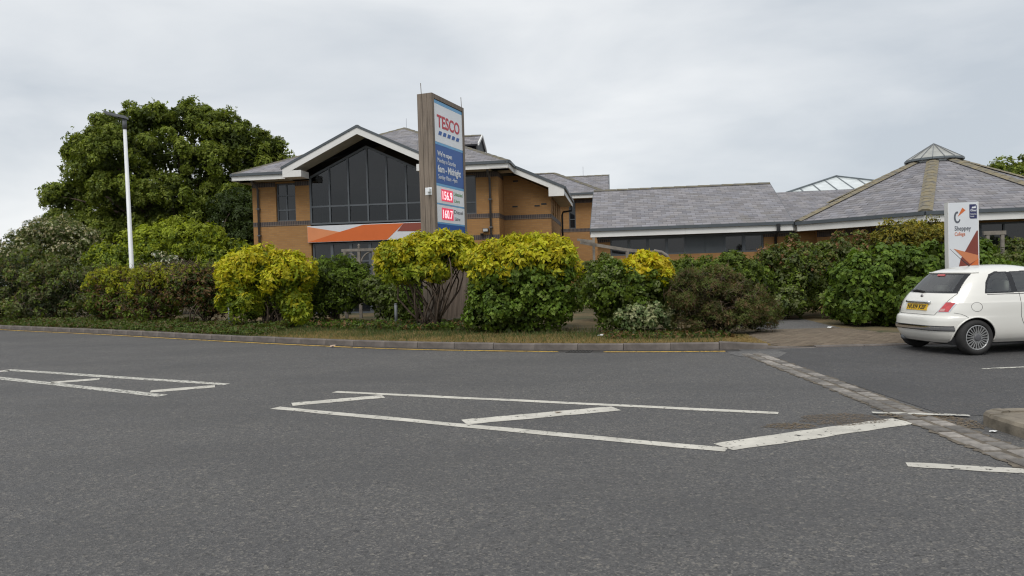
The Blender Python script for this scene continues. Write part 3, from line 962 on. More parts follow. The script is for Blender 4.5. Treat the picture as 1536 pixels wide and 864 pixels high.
# ---------------- C: low slate-roofed wing
angC = R_(-9)
Cw = empty('low_brick_wing', (3.15, 26.2, 0.0), angC)
tag(Cw, 'single storey brick wing with long slate roof, white fascia and strip windows', 'building')
wc = MB(); wall_cells(wc, 0, 6.9, Z0, 2.80, 0, .3, [(.46,5.80,2.10,2.72)]); wc.build('wall', M['brick'], Cw)
MB().box(0,.3,.3,6,Z0,2.8).build('wall', M['brick'], Cw)
MB().box(6.6,6.9,.3,6,Z0,2.8).build('wall', M['brick'], Cw)
for a_,c_ in ((0,.46),(5.8,6.9)): MB().box(a_,c_,-.012,.01,2.60,2.795).build('soldier_course', M['soldier'], Cw)
MB().box(.40,5.86,.16,.20,2.05,2.76).build('window_backing', M['panel_grey'], Cw)
MB().box(0,6.9,6.0,6.3,Z0,2.8).build('wall', M['brick'], Cw)
bay = (5.80-.46)/8
for k in range(8):
    u0, u1 = .46+bay*k, .46+bay*(k+1)
    if k in (4,5):
        MB().box(u0+.005,u1-.005,.04,.10,2.10,2.72).build('infill_panel', M['panel_grey'], Cw)
    else:
        window(Cw, u0, u1, 2.10, 2.72, .05, 1)
MB().box(-.02,6.9,-.06,.02,2.715,2.775).build('window_head', M['frame'], Cw)
ez = 3.08
roof_face([(-.22,-.5,ez),(6.68,-.5,ez),(6.68,3.3,ez+1.74),(-.22,3.3,ez+1.74)], Cw, 41)
roof_face([(6.68,7.1,ez),(-.22,7.1,ez),(-.22,3.3,ez+1.74),(6.68,3.3,ez+1.74)], Cw, 42)
ridge((-.22,3.3,ez+1.77),(6.68,3.3,ez+1.77), Cw, w=.12)
eave(Cw, (-.22,-.5),(3.10,-.5),(0,-1),ez, fh=.28, so=.55)
eave(Cw, (3.104,-.5),(6.68,-.5),(0,-1),ez, fh=.28, so=.55)
for u in (-.22,6.68):
    MB().prism([(u,-.5,ez-.2),(u,3.3,ez+1.54),(u,7.1,ez-.2),(u,7.1,ez),(u,3.3,ez+1.74),(u,-.5,ez)],(-.02,0,0),(.02,0,0)).build('verge_trim', M['gutter'], Cw)
MB().tube([(6.18,-.56,2.98),(6.18,-.56,2.80),(6.18,-.10,2.6),(6.18,-.10,Z0)],.045,8).build('downpipe', M['black'], Cw, True)
MB().box(6.12,6.24,-.615,-.59,2.76,3.02).build('downpipe_head', M['black'], Cw)
# link roof behind and its glazed rooflight
lk = roof_face([(6.0,.4,ez),(10.2,.4,ez),(10.2,4.6,ez+1.50),(6.0,4.6,ez+1.50)], Cw, 43, name='link_roof')
MB().box(6.9,9.6,.05,.30,Z0,2.8).build('link_wall', M['brick'], Cw)
eave(Cw, (6.70,-.30),(7.25,-.30),(0,-1),ez, fh=.28, so=.4)
RLc = Vector((10.25, 7.3, 0)); hb = 2.65; zb = ez+1.46; za = 5.42
base = [Vector((RLc.x+sx*hb, RLc.y+sy*hb, zb)) for sx,sy in ((-1,-1),(1,-1),(1,1),(-1,1))]
ap = Vector((RLc.x, RLc.y, za))
for i in range(4):
    p, q = base[i], base[(i+1) % 4]
    n = (q-p).cross(ap-p).normalized()
    pan = 8
    for k in range(pan):
        a_, c_ = p.lerp(q, k/pan), p.lerp(q, (k+1)/pan)
        # triangular face cut into strips that run up the slope
        def upto(t):
            w = 1-abs(2*t-1); return p.lerp(q, t)+(ap-(p+q)/2)*w
        MB().prism([a_, c_, upto((k+1)/pan), upto(k/pan)], n*0.0, n*.012).build('rooflight_pane', M['glass_roof'], Cw)
        if k: MB().beam(a_+n*.015, upto(k/pan)+n*.015, .045, .04, n).build('glazing_bar', M['lead'], Cw)
    MB().beam(p+Vector((0,0,.03)), ap+Vector((0,0,.03)), .09, .08).build('rooflight_hip', M['lead'], Cw)
    MB().beam(p, q, .12, .10).build('rooflight_kerb', M['lead'], Cw)

# ---------------- D: octagonal pavilion with glass lantern
P0 = Vector((12.17, 21.14, 0)); sO = 4.2; RO = sO/(2*math.sin(math.pi/8)); th = R_(10.5)
bis = Vector((math.cos(R_(67.5)-th), math.sin(R_(67.5)-th), 0))
ctr = P0+bis*RO
D = empty('octagonal_pavilion', ctr)
tag(D, 'octagonal single storey pavilion with grey slate roof and small glass lantern', 'building')
ang0 = math.atan2(-bis.y, -bis.x)
def oct(k, r, z): 
    a = ang0+k*math.pi/4; return Vector((r*math.cos(a), r*math.sin(a), z))
ezD, zl, rl = 3.05, 5.07, 0.78
for k in range(8):
    a_, c_ = oct(k, RO, ezD), oct(k+1, RO, ezD)
    roof_face([a_, c_, oct(k+1, rl, zl), oct(k, rl, zl)], D, 50+k)
for k in range(8):
    hip = ridge(oct(k, RO, ezD+.05), oct(k, rl, zl+.05), D, w=.19, m='cap_moss', seg=.32, name='hip_tile', drop=.03)
    p, q = oct(k, RO, 0), oct(k+1, RO, 0)
    nrm = ((p+q)/2).normalized()
    eave(D, (p.x,p.y), (q.x,q.y), (nrm.x,nrm.y), ezD, fh=.29, so=.7)
    # walls set back under the eaves
    wi = RO-.75
    p, q = oct(k, wi, 0), oct(k+1, wi, 0)
    L = (q-p).length
    f = empty('facade', (p.x,p.y,0), math.atan2(q.y-p.y, q.x-p.x), D)
    w_ = MB()
    if k == 7: hl = (1.9, L-.05)
    else: hl = (.25, L-.25)
    # local x runs p->q, outside is -y
    wall_cells(w_, 0, L, Z0, 2.80, 0, .25, [(hl[0],hl[1],1.35,2.70)])
    w_.build('wall', M['brick'], f)
    if k in (7,0,1): window(f, hl[0], hl[1], 1.35, 2.70, .06, 4 if k == 7 else 5)
    else: MB().box(hl[0],hl[1],.08,.12,1.35,2.70).build('pane', M['glass'], f)
    if k == 7: MB().box(0,hl[0],-.012,.01,2.52,2.78).build('soldier_course', M['soldier'], f)
# lantern
for k in range(8):
    p, q = oct(k, rl+.03, zl), oct(k+1, rl+.03, zl)
    MB().add([p, q, q+Vector((0,0,.14)), p+Vector((0,0,.14))], [(0,1,2,3)]).build('lantern_side', M['glass_roof'], D)
nl = 16
M['lantern_glass'] = plain('lantern_glass', (0.33,0.33,0.30), 0.25, var=0.2)
for k in range(nl):
    a1, a2 = ang0+2*math.pi*k/nl, ang0+2*math.pi*(k+1)/nl
    r_ = rl+.13
    p = Vector((r_*math.cos(a1), r_*math.sin(a1), zl+.14)); q = Vector((r_*math.cos(a2), r_*math.sin(a2), zl+.14)); t = Vector((0,0,zl+.70))
    MB().add([p, q, t, p+Vector((0,0,-.03)), q+Vector((0,0,-.03))], [(0,1,2),(3,4,1,0)]).build('lantern_pane', M['lantern_glass'], D)
    MB().beam(p+Vector((0,0,.012)), t+Vector((0,0,.012)), .022, .022).build('lantern_bar', M['steel'], D)
    MB().beam(p+Vector((0,0,-.04)), q+Vector((0,0,-.04)), .06, .07).build('lantern_rim', M['lead'], D)

# ================================================================== SIGNS, LAMP, STREET FURNITURE
def text_mesh(s, size, bold=0.0, extrude=0.002, width=None, shear=0.0, spacing=1.0):
    """letters as a mesh in local x (along) / z (up), facing -y; baseline at z=0, starts at x=0"""
    cu = bpy.data.curves.new('lettering', 'FONT'); cu.body = s; cu.size = size; cu.extrude = extrude; cu.offset = bold; cu.shear = shear
    cu.space_character = spacing; cu.resolution_u = 3
    o = bpy.data.objects.new('tmp_text', cu); COL.objects.link(o)
    dg = bpy.context.evaluated_depsgraph_get()
    me = bpy.data.meshes.new_from_object(o.evaluated_get(dg))
    bpy.data.objects.remove(o, do_unlink=True)
    co = np.array([v.co[:] for v in me.vertices])
    co[:,0] -= co[:,0].min()
    if width: co[:,0] *= width/co[:,0].max()
    out = np.stack([co[:,0], -co[:,2], co[:,1]], 1)
    me.vertices.foreach_set('co', out.astype(np.float32).ravel()); me.update()
    me.materials.clear()
    return me
def lettering(parent, s, x, z, y, size, m, **kw):
    o = link('lettering', text_mesh(s, size, **kw), m, parent); o.location = (x, y, z); return o

# ---- tall timber totem (local x runs along the printed face, face looks to -y)
tx = Vector((0.352, 0.936, 0)).normalized()
totem = empty('totem_sign', (-2.23, 21.6, 0.10), math.atan2(tx.y, tx.x))
tag(totem, 'tall weathered timber totem sign with supermarket name, opening hours and fuel prices', 'sign')
W, TH, HT = 2.30, 0.49, 6.94
TM = M['timber']
MB().box(0,.13,0,TH,2.45,HT-.14).build('post', TM, totem)
MB().box(0,.13,0,TH,0.05,2.44).build('post', TM, totem)
MB().box(W-.13,W,0,TH,0.05,HT-.14).build('post', TM, totem)
MB().box(0,W,0,TH,HT-.137,HT).build('top_beam', TM, totem)
for k in range(3):   # boards on the end face
    MB().box(-.022,0,k*.165+.003,(k+1)*.165-.008,2.47,HT-.005).build('end_board', TM, totem)
    MB().box(-.024,0,k*.165+.003,(k+1)*.165-.008,0.05,2.46).build('end_board', TM, totem)
ns_ = 22
for k in range(ns_):
    x = .133+k*(W-.266)/ns_
    MB().box(x+.018,x+(W-.266)/ns_-.018,-.016,-.002,.12,2.46).build('slat', M['timber_slat'], totem)
MB().box(.13,W-.13,.0,TH-.03,.05,2.46).build('slat_backing', M['slate_deck'], totem)
MB().box(.05,W-.05,-.05,.03,0.02,.118).build('plinth_rail', M['timber_grey'], totem)
SW = flat('sign_white', (0.86,0.88,0.90)); SBl = flat('sign_blue', (0.018,0.10,0.36)); SLb = flat('sign_light_blue', (0.16,0.42,0.70)); SRd = flat('sign_red', (0.55,0.035,0.05))
SGr = flat('sign_green', (0.12,0.30,0.10)); SDk = flat('sign_dark', (0.06,0.07,0.09)); SWh = flat('sign_lettering_white', (0.78,0.80,0.82))
zf = -0.10   # sign base offset
X0, X1 = .13, W-.13
MB().box(X0,X1,.03,TH-.03,2.465,HT-.14).build('light_box', SDk, totem)
def panel(z0, z1, m, y=0.02): return MB().box(X0+.004,X1-.004,y,.029,z0,z1).build('sign_panel', m, totem)
pw = panel(5.53, 6.68, SW); panel(6.685, 6.785, SLb); panel(5.45, 5.525, SLb)
pb = panel(4.28, 5.445, SBl); panel(4.20, 4.275, SLb)
p1 = panel(3.68, 4.195, SW); panel(3.635, 3.675, SLb); p2 = panel(3.10, 3.63, SW); panel(3.05, 3.095, SLb); panel(2.47, 3.045, SBl)
# name in slab serif letters: plain strokes with serifs added
nm = lettering(pw, 'TESCO', X0+.20, 6.00, .016, .52, SRd, bold=.012, width=1.62, extrude=.003)
sf = MB()
def serif(x0, x1, z0, z1): sf.box(X0+.20+x0, X0+.20+x1, .012, .0165, z0, z1)
serif(-.03,.02,6.22,6.37); serif(.29,.34,6.22,6.37); serif(.08,.23,5.985,6.02); serif(.335,.40,5.985,6.02); serif(.335,.40,6.335,6.37); serif(.60,.64,6.25,6.37); serif(.60,.65,5.985,6.12)
sf.build('letter_serifs', SRd, nm)
for k in range(5):
    x = X0+.26+k*.315
    MB().prism([(x,.017,5.76),(x+.20,.017,5.76),(x+.27,.017,5.88),(x+.07,.017,5.88)],(0,0,0),(0,-.005,0)).build('dash', SBl, pw)
lettering(pb, "We're open", X0+.16, 5.12, .016, .21, SWh, bold=.004)
lettering(pb, 'Monday to Saturday', X0+.16, 4.92, .016, .19, SWh, width=1.30)
lettering(pb, '6am - Midnight', X0+.16, 4.63, .016, .30, SWh, bold=.008, width=1.66)
lettering(pb, 'Sunday 10am - 4pm', X0+.18, 4.42, .016, .19, SWh, width=1.35)
LEDb = flat('led_board', (0.42,0.03,0.06), 0.4, 0.9); LEDd = flat('led_digit', (0.95,0.55,0.58), 0.4, 0.9)
for par, zc, num, kind_, mm in ((p1, 3.76, '156.9', 'Unleaded', SGr), (p2, 3.19, '160.7', 'Diesel', SDk)):
    lb = MB().box(X0+.36,X0+1.16,.010,.0195,zc,zc+.36).build('price_display', LEDb, par)
    lettering(lb, num, X0+.42, zc+.05, .008, .36, LEDd, width=.68, bold=.004)
    lettering(par, kind_, X0+1.24, zc+.23, .016, .17, mm, width=.66)
    lettering(par, 'Litre', X0+1.28, zc+.02, .016, .15, mm, width=.40)
cm_ = MB().box(-.16,-.03,.10,.20,3.98,4.08).build('camera_box', SWh, totem)
MB().box(-.03,-.02,.08,.30,3.90,4.12).build('mount', SWh, cm_)
for x, y in ((.10,.40),(W-.06,.05)): MB().tube([(x,y,HT),(x-.03,y,HT+.34)],.012,5).build('spike', M['timber_grey'], totem)

# ---- college sign in the hedge
CS = (9.30, 15.30)
cs = empty('college_sign', (CS[0], CS[1], 0.1), R_(-7))
tag(cs, 'white college name board with orange and maroon triangles rising from the hedge', 'sign')
CW, CH = 0.585, 2.72
CWh = flat('board_white', (0.66,0.68,0.70)); CB = flat('board_navy', (0.03,0.035,0.11)); CO_ = flat('board_orange', (0.60,0.145,0.035)); CLo = flat('board_light_orange', (0.56,0.20,0.085)); CMr = flat('board_maroon', (0.20,0.045,0.03)); CGy = flat('board_slate', (0.10,0.11,0.13))
MB().box(0,CW,0,.16,.0,CH).build('panel', CWh, cs)
MB().box(-.012,0,-.004,.164,0,CH+.006).build('edge_trim', M['fascia'], cs)
MB().box(CW,CW+.012,-.004,.164,0,CH+.006).build('edge_trim', M['fascia'], cs)
k_ = 0.66/327.0; kx_ = 0.585/327.0
def cp_(x, y): return ((x-218)*kx_, CH-(y-95)*k_)
def cpoly(pts, m, lift, name='printed_shape'):
    MB().prism([(cp_(*p)[0], -.002-lift, cp_(*p)[1]) for p in pts],(0,0,0),(0,-.002,0)).build(name, m, cs)
cpoly([(528,395),(540,395),(540,860),(300,860),(345,690)], CMr, 0)
cpoly([(270,578),(541,653),(541,690),(447,742)], CLo, .0025)
cpoly([(541,682),(541,860),(330,860)], CO_, .005)
arc = [(315+38*math.cos(R_(a)), 250+62*math.sin(R_(a))) for a in np.linspace(25,285,22)]
arc2 = [(318+22*math.cos(R_(a)), 250+42*math.sin(R_(a))) for a in np.linspace(285,25,22)]
cpoly(arc+arc2, CGy, 0, 'logo_arc')
cpoly([(372,150),(407,178),(320,243)], CO_, 0, 'logo_wedge')
o = lettering(cs, 'Sheppey', *[cp_(284,388)[0]], cp_(284,388)[1], -.004, .138, CGy, width=.322, bold=.001)
o = lettering(cs, 'College', cp_(284,443)[0], cp_(284,443)[1], -.004, .112, CO_, width=.205)
cpoly([(450,118),(520,118),(532,135),(532,268),(462,268),(450,255)], CB, 0, 'badge')
bg_ = cs
lettering(cs, 'Ofsted', cp_(460,192)[0], cp_(460,192)[1], -.007, .062, SWh, width=.115, bold=.001)
lettering(cs, 'Outstanding', cp_(460,226)[0], cp_(460,226)[1], -.007, .038, SWh, width=.115)
lettering(cs, 'Provider', cp_(460,250)[0], cp_(460,250)[1], -.007, .038, SWh, width=.075)
cpoly([(470,160),(490,140),(500,150),(515,132),(522,160)], SWh, .003, 'badge_mark')

# ---- street lamp
lp = empty('street_lamp', (-14.62, 27.8, 0.1), R_(190)); lp.rotation_euler = (0, R_(0.6), R_(190))
tag(lp, 'white street lamp column with flat grey LED head behind the hedge', 'street lamp')
MB().tube([(0,0,0),(0,0,1.2),(0,0,1.25),(0,0,7.45)],[.11,.11,.085,.062],14).build('column', M['lampwhite'], lp, True)
MB().tube([(0,0,7.42),(0,0,7.85)],.075,12).build('spigot', M['lampgrey'], lp, True)
hd = MB(); hd.prism([(-.10,-.15,7.80),(.20,-.17,7.87),(.68,-.10,8.02),(.68,.10,8.02),(.20,.17,7.87),(-.10,.15,7.80)],(0,0,0),(0,0,.10))
h = hd.build('lamp_head', M['lampgrey'], lp)
MB().prism([(.20,-.13,7.862),(.64,-.08,8.000),(.64,.08,8.000),(.20,.13,7.862)],(0,0,0),(0,0,-.012)).build('led_lens', flat('led_lens', (0.35,0.36,0.36), .2), h)

# ---- stubby steel posts in the verge
for (x, y, hgt, lab) in ((-9.05,23.0,.80,'short grey steel post between the brown hedge and a golden shrub'), (-3.48,21.45,.66,'short grey steel post at the bare stems of a golden shrub by the totem')):
    p = empty('marker_post', (x,y,.10)); tag(p, lab, 'post', 'steel posts in the verge')
    MB().tube([(0,0,0),(0,0,hgt)],.045,10).build('shaft', M['steel'], p, True)
    MB().lathe([(.05,hgt-.01),(.05,hgt+.015),(0,hgt+.03)],10).build('cap', M['lampgrey'], p, True)

# ---- timber pergola arch in front of the glazed screen
pg = empty('timber_arch', (-5.85,26.0,.1), R_(-6)); tag(pg, 'grey timber garden arch with curved braces below the orange banner', 'arch')
for x, z in ((.0,2.5),(.38,2.5),(.70,2.5),(.92,2.5)): 
    if x in (.38,.92,): MB().box(x-.05,x+.05,-.05,.05,0,2.42).build('post', M['timber_grey'], pg)
MB().box(-.25,1.05,-.06,.06,2.422,2.52).build('beam', M['timber_grey'], pg)
MB().box(-.20,-.10,-.05,.05,0,2.42).build('post', M['timber_grey'], pg)
for s_, xc in ((-1,.33),(1,.43)):
    MB().tube([(xc+s_*.42*math.sin(t), 0, 1.95+.46*math.cos(t)) if False else (xc+s_*(.46*(1-math.cos(t))), 0, 1.90+.50*math.sin(t)) for t in np.linspace(0,math.pi/2,8)],.035,6).build('brace', M['timber_grey'], pg)
MB().lathe([(.03,2.52),(.05,2.56),(.03,2.60),(.06,2.64),(.0,2.70)],8,'Z',(.38,0,0)).build('finial', M['timber_grey'], pg, True)

# ---- curved timber shelter rails beside the low wing
sh = empty('timber_shelter', (3.0,23.3,.1), R_(-4)); tag(sh, 'weathered timber shelter frame with sloping rail in front of the low wing', 'shelter')
MB().box(-.36,-.28,-.05,.05,0,2.56).build('post', M['timber_grey'], sh)
MB().beam((-.75,0.08,2.42),(.75,0.08,2.13),.07,.10).build('rail', M['timber_grey'], sh)
MB().beam((-.85,-.20,2.50),(-.30,-.20,2.42),.06,.08).build('rail', M['timber_grey'], sh)
MB().beam((.75,0.08,2.13),(1.6,0.08,2.03),.07,.10).build('rail', M['timber_grey'], sh)
MB().tube([(1.6,0,2.07),(1.85,0,2.02),(2.02,0,1.90),(2.10,0,1.72),(2.12,0,0)],.055,8).build('bent_rail', M['timber_grey'], sh)
MB().box(.70,.80,-.03,.07,0,2.07).build('post', M['timber_grey'], sh)

# ---- timber rail beyond the sign
tr = empty('timber_rail', (12.45,18.9,.1), R_(-4)); tag(tr, 'grey timber rail on posts behind the college name board', 'rail')
MB().box(-.05,.50,-.04,.04,2.14,2.24).build('rail', M['timber_grey'], tr)
for x in (.05,.42): MB().box(x-.04,x+.04,-.03,.03,0,2.14).build('post', M['timber_grey'], tr)

# ---- litter
def scrap(name, c, r, lab, m, seed, cat='litter', flatn=.35):
    rg = random.Random(seed); n = 9
    v = [(0,0,r*flatn)]
    for i in range(n):
        t = 2*math.pi*i/n; q = r*rg.uniform(.6,1.1)
        v.append((q*math.cos(t), q*.7*math.sin(t), rg.uniform(.004, r*flatn)))
    v.append((0,0,.0))
    f = [(0,i+1,(i+1)%n+1) for i in range(n)]+[(n+1,(i+1)%n+1,i+1) for i in range(n)]
    o = MB().add(v,f).build(name, m); o.location = c; tag(o, lab, cat)
PW = flat('paper_white', (0.72,0.72,0.70), .8)
scrap('paper_scrap', (2.0,16.1,.125), .13, 'crumpled white paper scrap on the verge grass beside the variegated shrub', PW, 3)
scrap('paper_scrap', (7.25,16.4,.137), .09, 'small white paper scrap on the paving below the ivy bank', PW, 4)
scrap('dry_leaf', (-4.15,16.5,.004), .07, 'curled pale dead leaf lying in the gutter by the yellow line', flat('dead_leaf', (0.45,0.33,0.24), .8), 5, 'leaf', .8)
scrap('stone_chip', (0.48,8.1,.004), .05, 'small flat stone chip on the road between painted bars', flat('stone_chip', (0.30,0.25,0.20), .9), 6, 'stone', .3)
scrap('paper_scrap', (4.40,6.62,.004), .05, 'tiny white litter scrap against the island kerb', PW, 7)

# ================================================================== VEGETATION
def unit(a): return a/np.maximum(np.linalg.norm(a, axis=1, keepdims=True), 1e-9)
def rdir(rg, n): return unit(rg.normal(size=(n,3)))

def leaves_mesh(name, P, D, rg, lpt, ll, lw, cols, droop=0.1, spread=1.0, fold=0.35):
    """P: twig tips, D: twig directions; lpt leaves in a whorl round each tip, each a folded pointed blade"""
    n = len(P)
    P = np.repeat(P, lpt, 0); D = np.repeat(D, lpt, 0); cols = np.repeat(cols, lpt, 0)
    m = len(P)
    A = unit(np.cross(D, rdir(rg, m)))
    ax = D*rg.uniform(.1,.9,(m,1)) + A*spread; ax[:,2] -= droop; ax = unit(ax)
    side = unit(np.cross(ax, D+0.25*rdir(rg, m)))
    nr = np.cross(side, ax)
    L = ll*rg.uniform(.6,1.25,(m,1)); Wd = lw*rg.uniform(.7,1.2,(m,1))
    st = P + rdir(rg, m)*ll*.35
    V = np.empty((m,4,3), np.float32)
    V[:,0] = st
    V[:,1] = st+ax*L*.45+side*Wd+nr*Wd*fold
    V[:,2] = st+ax*L-nr*L*.12
    V[:,3] = st+ax*L*.45-side*Wd+nr*Wd*fold
    F_ = np.arange(m*4, dtype=np.int32).reshape(m,4)
    cols = np.minimum(cols*rg.uniform(.88,1.42,(m,1))*np.array([1.10,1.0,.80]), .62)
    C_ = np.repeat(cols, 4, 0)
    return V.reshape(-1,3), F_, C_

def pal(rg, n, colours, weights=None):
    c = np.array(colours)[rg.choice(len(colours), n, p=weights)]
    return c*rg.uniform(.85,1.15,(n,1))

def twigpoints(rg, env, K, rb, per, zmin=0.15, low=-0.5, inner=0.7):
    """clumps over the surface of the envelope ellipsoids, twig tips over each clump"""
    env = np.array(env, float)
    area = env[:,3]*env[:,5]+env[:,4]*env[:,5]+env[:,3]*env[:,4]
    idx = rg.choice(len(env), K*2, p=area/area.sum())
    d = rdir(rg, K*2); d[:,2] = np.where(d[:,2] < low, -d[:,2]*.6, d[:,2])
    E = env[idx]
    rad = rg.uniform(inner,1.0,(K*2,1))
    c = E[:,:3]+d*E[:,3:6]*rad
    # drop clumps buried deep in another ellipsoid
    keep = np.ones(len(c), bool)
    for j, e in enumerate(env):
        q = np.linalg.norm((c-e[:3])/e[3:6], axis=1)
        keep &= ~((q < .62) & (idx != j))
    keep &= c[:,2] > zmin
    c, d, E = c[keep][:K], d[keep][:K], E[keep][:K]
    K = len(c)
    out = unit(d/ E[:,3:6])
    r = rg.uniform(rb[0], rb[1], (K,1))
    c = c-out*r*.6
    cc = np.repeat(c, per, 0); oo = np.repeat(out, per, 0); rr = np.repeat(r, per, 0)
    t = unit(rdir(rg, K*per)+.55*oo+np.array([0,0,.3]))
    P = cc+t*rr*rg.uniform(.55,1.08,(K*per,1))
    blob = np.repeat(np.arange(K), per)
    k = P[:,2] > .04
    return P[k], t[k], blob[k], c, K

def stems_mesh(rg, base_pts, tips, r0, r1, bend=.15, n=5, seg=6):
    b = MB()
    for t in tips:
        a = np.array(base_pts[rg.integers(len(base_pts))], float); t = np.array(t, float)
        pts, rs = [], []
        off = rg.normal(size=3)*bend*np.linalg.norm(t-a); off[2] *= .3
        for i in range(seg):
            s = i/(seg-1)
            w = np.array([s**1.35, s**1.35, s**.85])
            pts.append(a+(t-a)*w+off*math.sin(s*math.pi)); rs.append(r0+(r1-r0)*s)
        b.tube(pts, rs, n)
    return b.mesh('stems', True)

def twig_tangle(rg, env, n, length, r, seg=4, colour=None):
    V, F_ = [], []
    b = MB()
    env = np.array(env, float)
    for i in range(n):
        e = env[rg.integers(len(env))]
        d = rg.normal(size=3); d /= np.linalg.norm(d)
        p = e[:3]+d*e[3:6]*rg.uniform(.6,1.0)
        if p[2] < .08: p[2] = .1
        g = rg.normal(size=3)*.7+d*.3; g[2] = abs(g[2])*.9+.15; g /= np.linalg.norm(g)
        pts = [p]
        for k in range(seg-1):
            g = g+rg.normal(size=3)*.35; g /= np.linalg.norm(g); pts.append(pts[-1]+g*length/seg*rg.uniform(.6,1.3))
        b.tube(pts, [r*(1-k/(seg+1)) for k in range(seg)], 3)
    return b.mesh('twigs', True)

def plant(name, label, cat, base, env, K, rb, per, lpt, ll, lw, colour_fn, seed, fill=0, fillc=((0.03,0.05,0.015),), stems=8, stem_r=(.03,.008), zmin=.15, low=-.5, inner=.7,
          droop=.1, spread=1.0, group=None, part='foliage', stem_top=.75, twigs=None, base_spread=.12):
    """env given in world coordinates relative to base (x,y offsets) and heights above ground"""
    rg = np.random.default_rng(seed)
    root = empty(name, (base[0], base[1], .10)); tag(root, label, cat, group)
    P, D, blob, cen, K = twigpoints(rg, env, K, rb, per, zmin, low, inner)
    cols = colour_fn(rg, P, D, blob, K)
    V, F_, C_ = leaves_mesh(part, P, D, rg, lpt, ll, lw, cols, droop, spread)
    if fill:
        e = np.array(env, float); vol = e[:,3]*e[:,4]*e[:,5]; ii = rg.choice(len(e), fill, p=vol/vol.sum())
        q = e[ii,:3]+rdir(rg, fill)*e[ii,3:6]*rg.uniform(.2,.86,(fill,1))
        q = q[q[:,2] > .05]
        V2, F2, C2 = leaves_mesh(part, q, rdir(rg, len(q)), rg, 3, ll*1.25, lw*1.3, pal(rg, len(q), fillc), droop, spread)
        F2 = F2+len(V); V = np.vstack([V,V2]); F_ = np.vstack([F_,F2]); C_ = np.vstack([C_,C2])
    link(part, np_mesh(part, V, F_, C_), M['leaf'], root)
    if stems:
        tips = cen[rg.choice(len(cen), min(stems, len(cen)), replace=False)]
        bp = [(rg.normal()*base_spread, rg.normal()*base_spread, -.03) for _ in range(max(2, stems//3))]
        link('stems', stems_mesh(rg, bp, tips*np.array([stem_top,stem_top,.92]), *stem_r), M['bark'], root)
    if twigs:
        tag(link('twigs', twig_tangle(rg, twigs[0], twigs[1], twigs[2], twigs[3]), M['twig'], root), kind='stuff')
    return root

def mixer(colours, weights=None, blobvar=.22):
    def f(rg, P, D, blob, K):
        c = pal(rg, len(P), colours, weights)
        return c*(1+rg.uniform(-blobvar, blobvar, (K,1))[blob])
    return f
def golden(zlo, zhi, gold, green, blobvar=.15, wob=.25, topg=None):
    """leaves turn from green low down to gold on the young growth at the top"""
    def f(rg, P, D, blob, K):
        z = P[:,2]+rg.normal(size=len(P))*wob*.5+(rg.normal(size=K)*wob)[blob]
        t = np.clip((z-zlo)/(zhi-zlo), 0, 1)[:,None]; t = t*t*(3-2*t)
        pick = rg.uniform(size=(len(P),1)) < t
        c = np.where(pick, pal(rg, len(P), gold), pal(rg, len(P), green))
        return c*(1+rg.uniform(-blobvar, blobvar, (K,1))[blob])
    return f
GOLD = [(0.40,0.41,0.026),(0.47,0.45,0.024),(0.32,0.37,0.028),(0.52,0.46,0.03)]
GOLDB = [(0.58,0.46,0.018),(0.64,0.48,0.016),(0.50,0.42,0.025)]
LIME = [(0.22,0.29,0.028),(0.17,0.25,0.026),(0.27,0.32,0.03)]
GREEN = [(0.100,0.158,0.024),(0.122,0.185,0.028),(0.080,0.130,0.021)]
IVY = [(0.078,0.142,0.021),(0.102,0.175,0.027),(0.062,0.112,0.019),(0.128,0.200,0.036)]
DARK = [(0.034,0.056,0.016),(0.045,0.074,0.020)]
BROWN = [(0.155,0.100,0.055),(0.12,0.080,0.046),(0.185,0.125,0.07)]
GREY = [(0.135,0.175,0.080),(0.110,0.148,0.066),(0.160,0.20,0.10)]
TREE = [(0.125,0.178,0.028),(0.150,0.205,0.032),(0.100,0.148,0.024),(0.175,0.225,0.042)]
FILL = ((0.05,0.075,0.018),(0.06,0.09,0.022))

# --- golden shrubs along the verge
plant('golden_shrub', 'domed golden leaved shrub between the brown hedge and a dark green bush', 'shrub', (-7.40,22.0),
      [(-.35,0,1.72,1.15,1.0,.85),(.55,-.1,1.55,.85,.9,.85),(-1.05,.1,1.40,.65,.8,.65),(-.75,-.2,.85,.80,.7,.65),(.70,-.2,.75,.55,.5,.55),(.95,-.2,.45,.35,.35,.35)],
      120, (.20,.38), 27, 6, .145, .034, golden(.6,1.75, GOLD, LIME), 101, 1600, LIME[:2]+GREEN[:2], 22, (.03,.008), droop=.25)
plant('golden_shrub', 'golden umbrella shaped shrub on bare stems beside the timber totem', 'shrub', (-2.35,19.9),
      [(-.3,0,2.02,1.15,1.0,.55),(.6,0,2.10,.85,.9,.60),(-.95,.1,1.75,.5,.7,.5),(1.05,.1,1.98,.40,.7,.45),(-.1,-.2,1.55,.95,.7,.30)],
      125, (.18,.34), 28, 6, .145, .034, golden(1.35,2.05, GOLD, LIME), 102, 700, LIME[:2]+GREEN[:2], 26, (.035,.012), zmin=1.05, low=-.55, droop=.25, stem_top=.95, base_spread=.2)
plant('golden_shrub', 'big rounded shrub with golden top and dark ivy covered base', 'shrub', (.28,18.2),
      [(0,0,1.68,1.30,1.1,.78),(.65,0,1.72,.85,1.0,.70),(-.65,0,1.58,.80,1.0,.68)],
      120, (.2,.36), 27, 6, .145, .034, golden(1.25,1.75, GOLD, LIME+GREEN[:1]), 103, 900, LIME[:2]+GREEN[:2], 12, (.04,.012), zmin=1.15, droop=.25, part='golden_foliage')
iv = bpy.data.objects['golden_shrub.002']
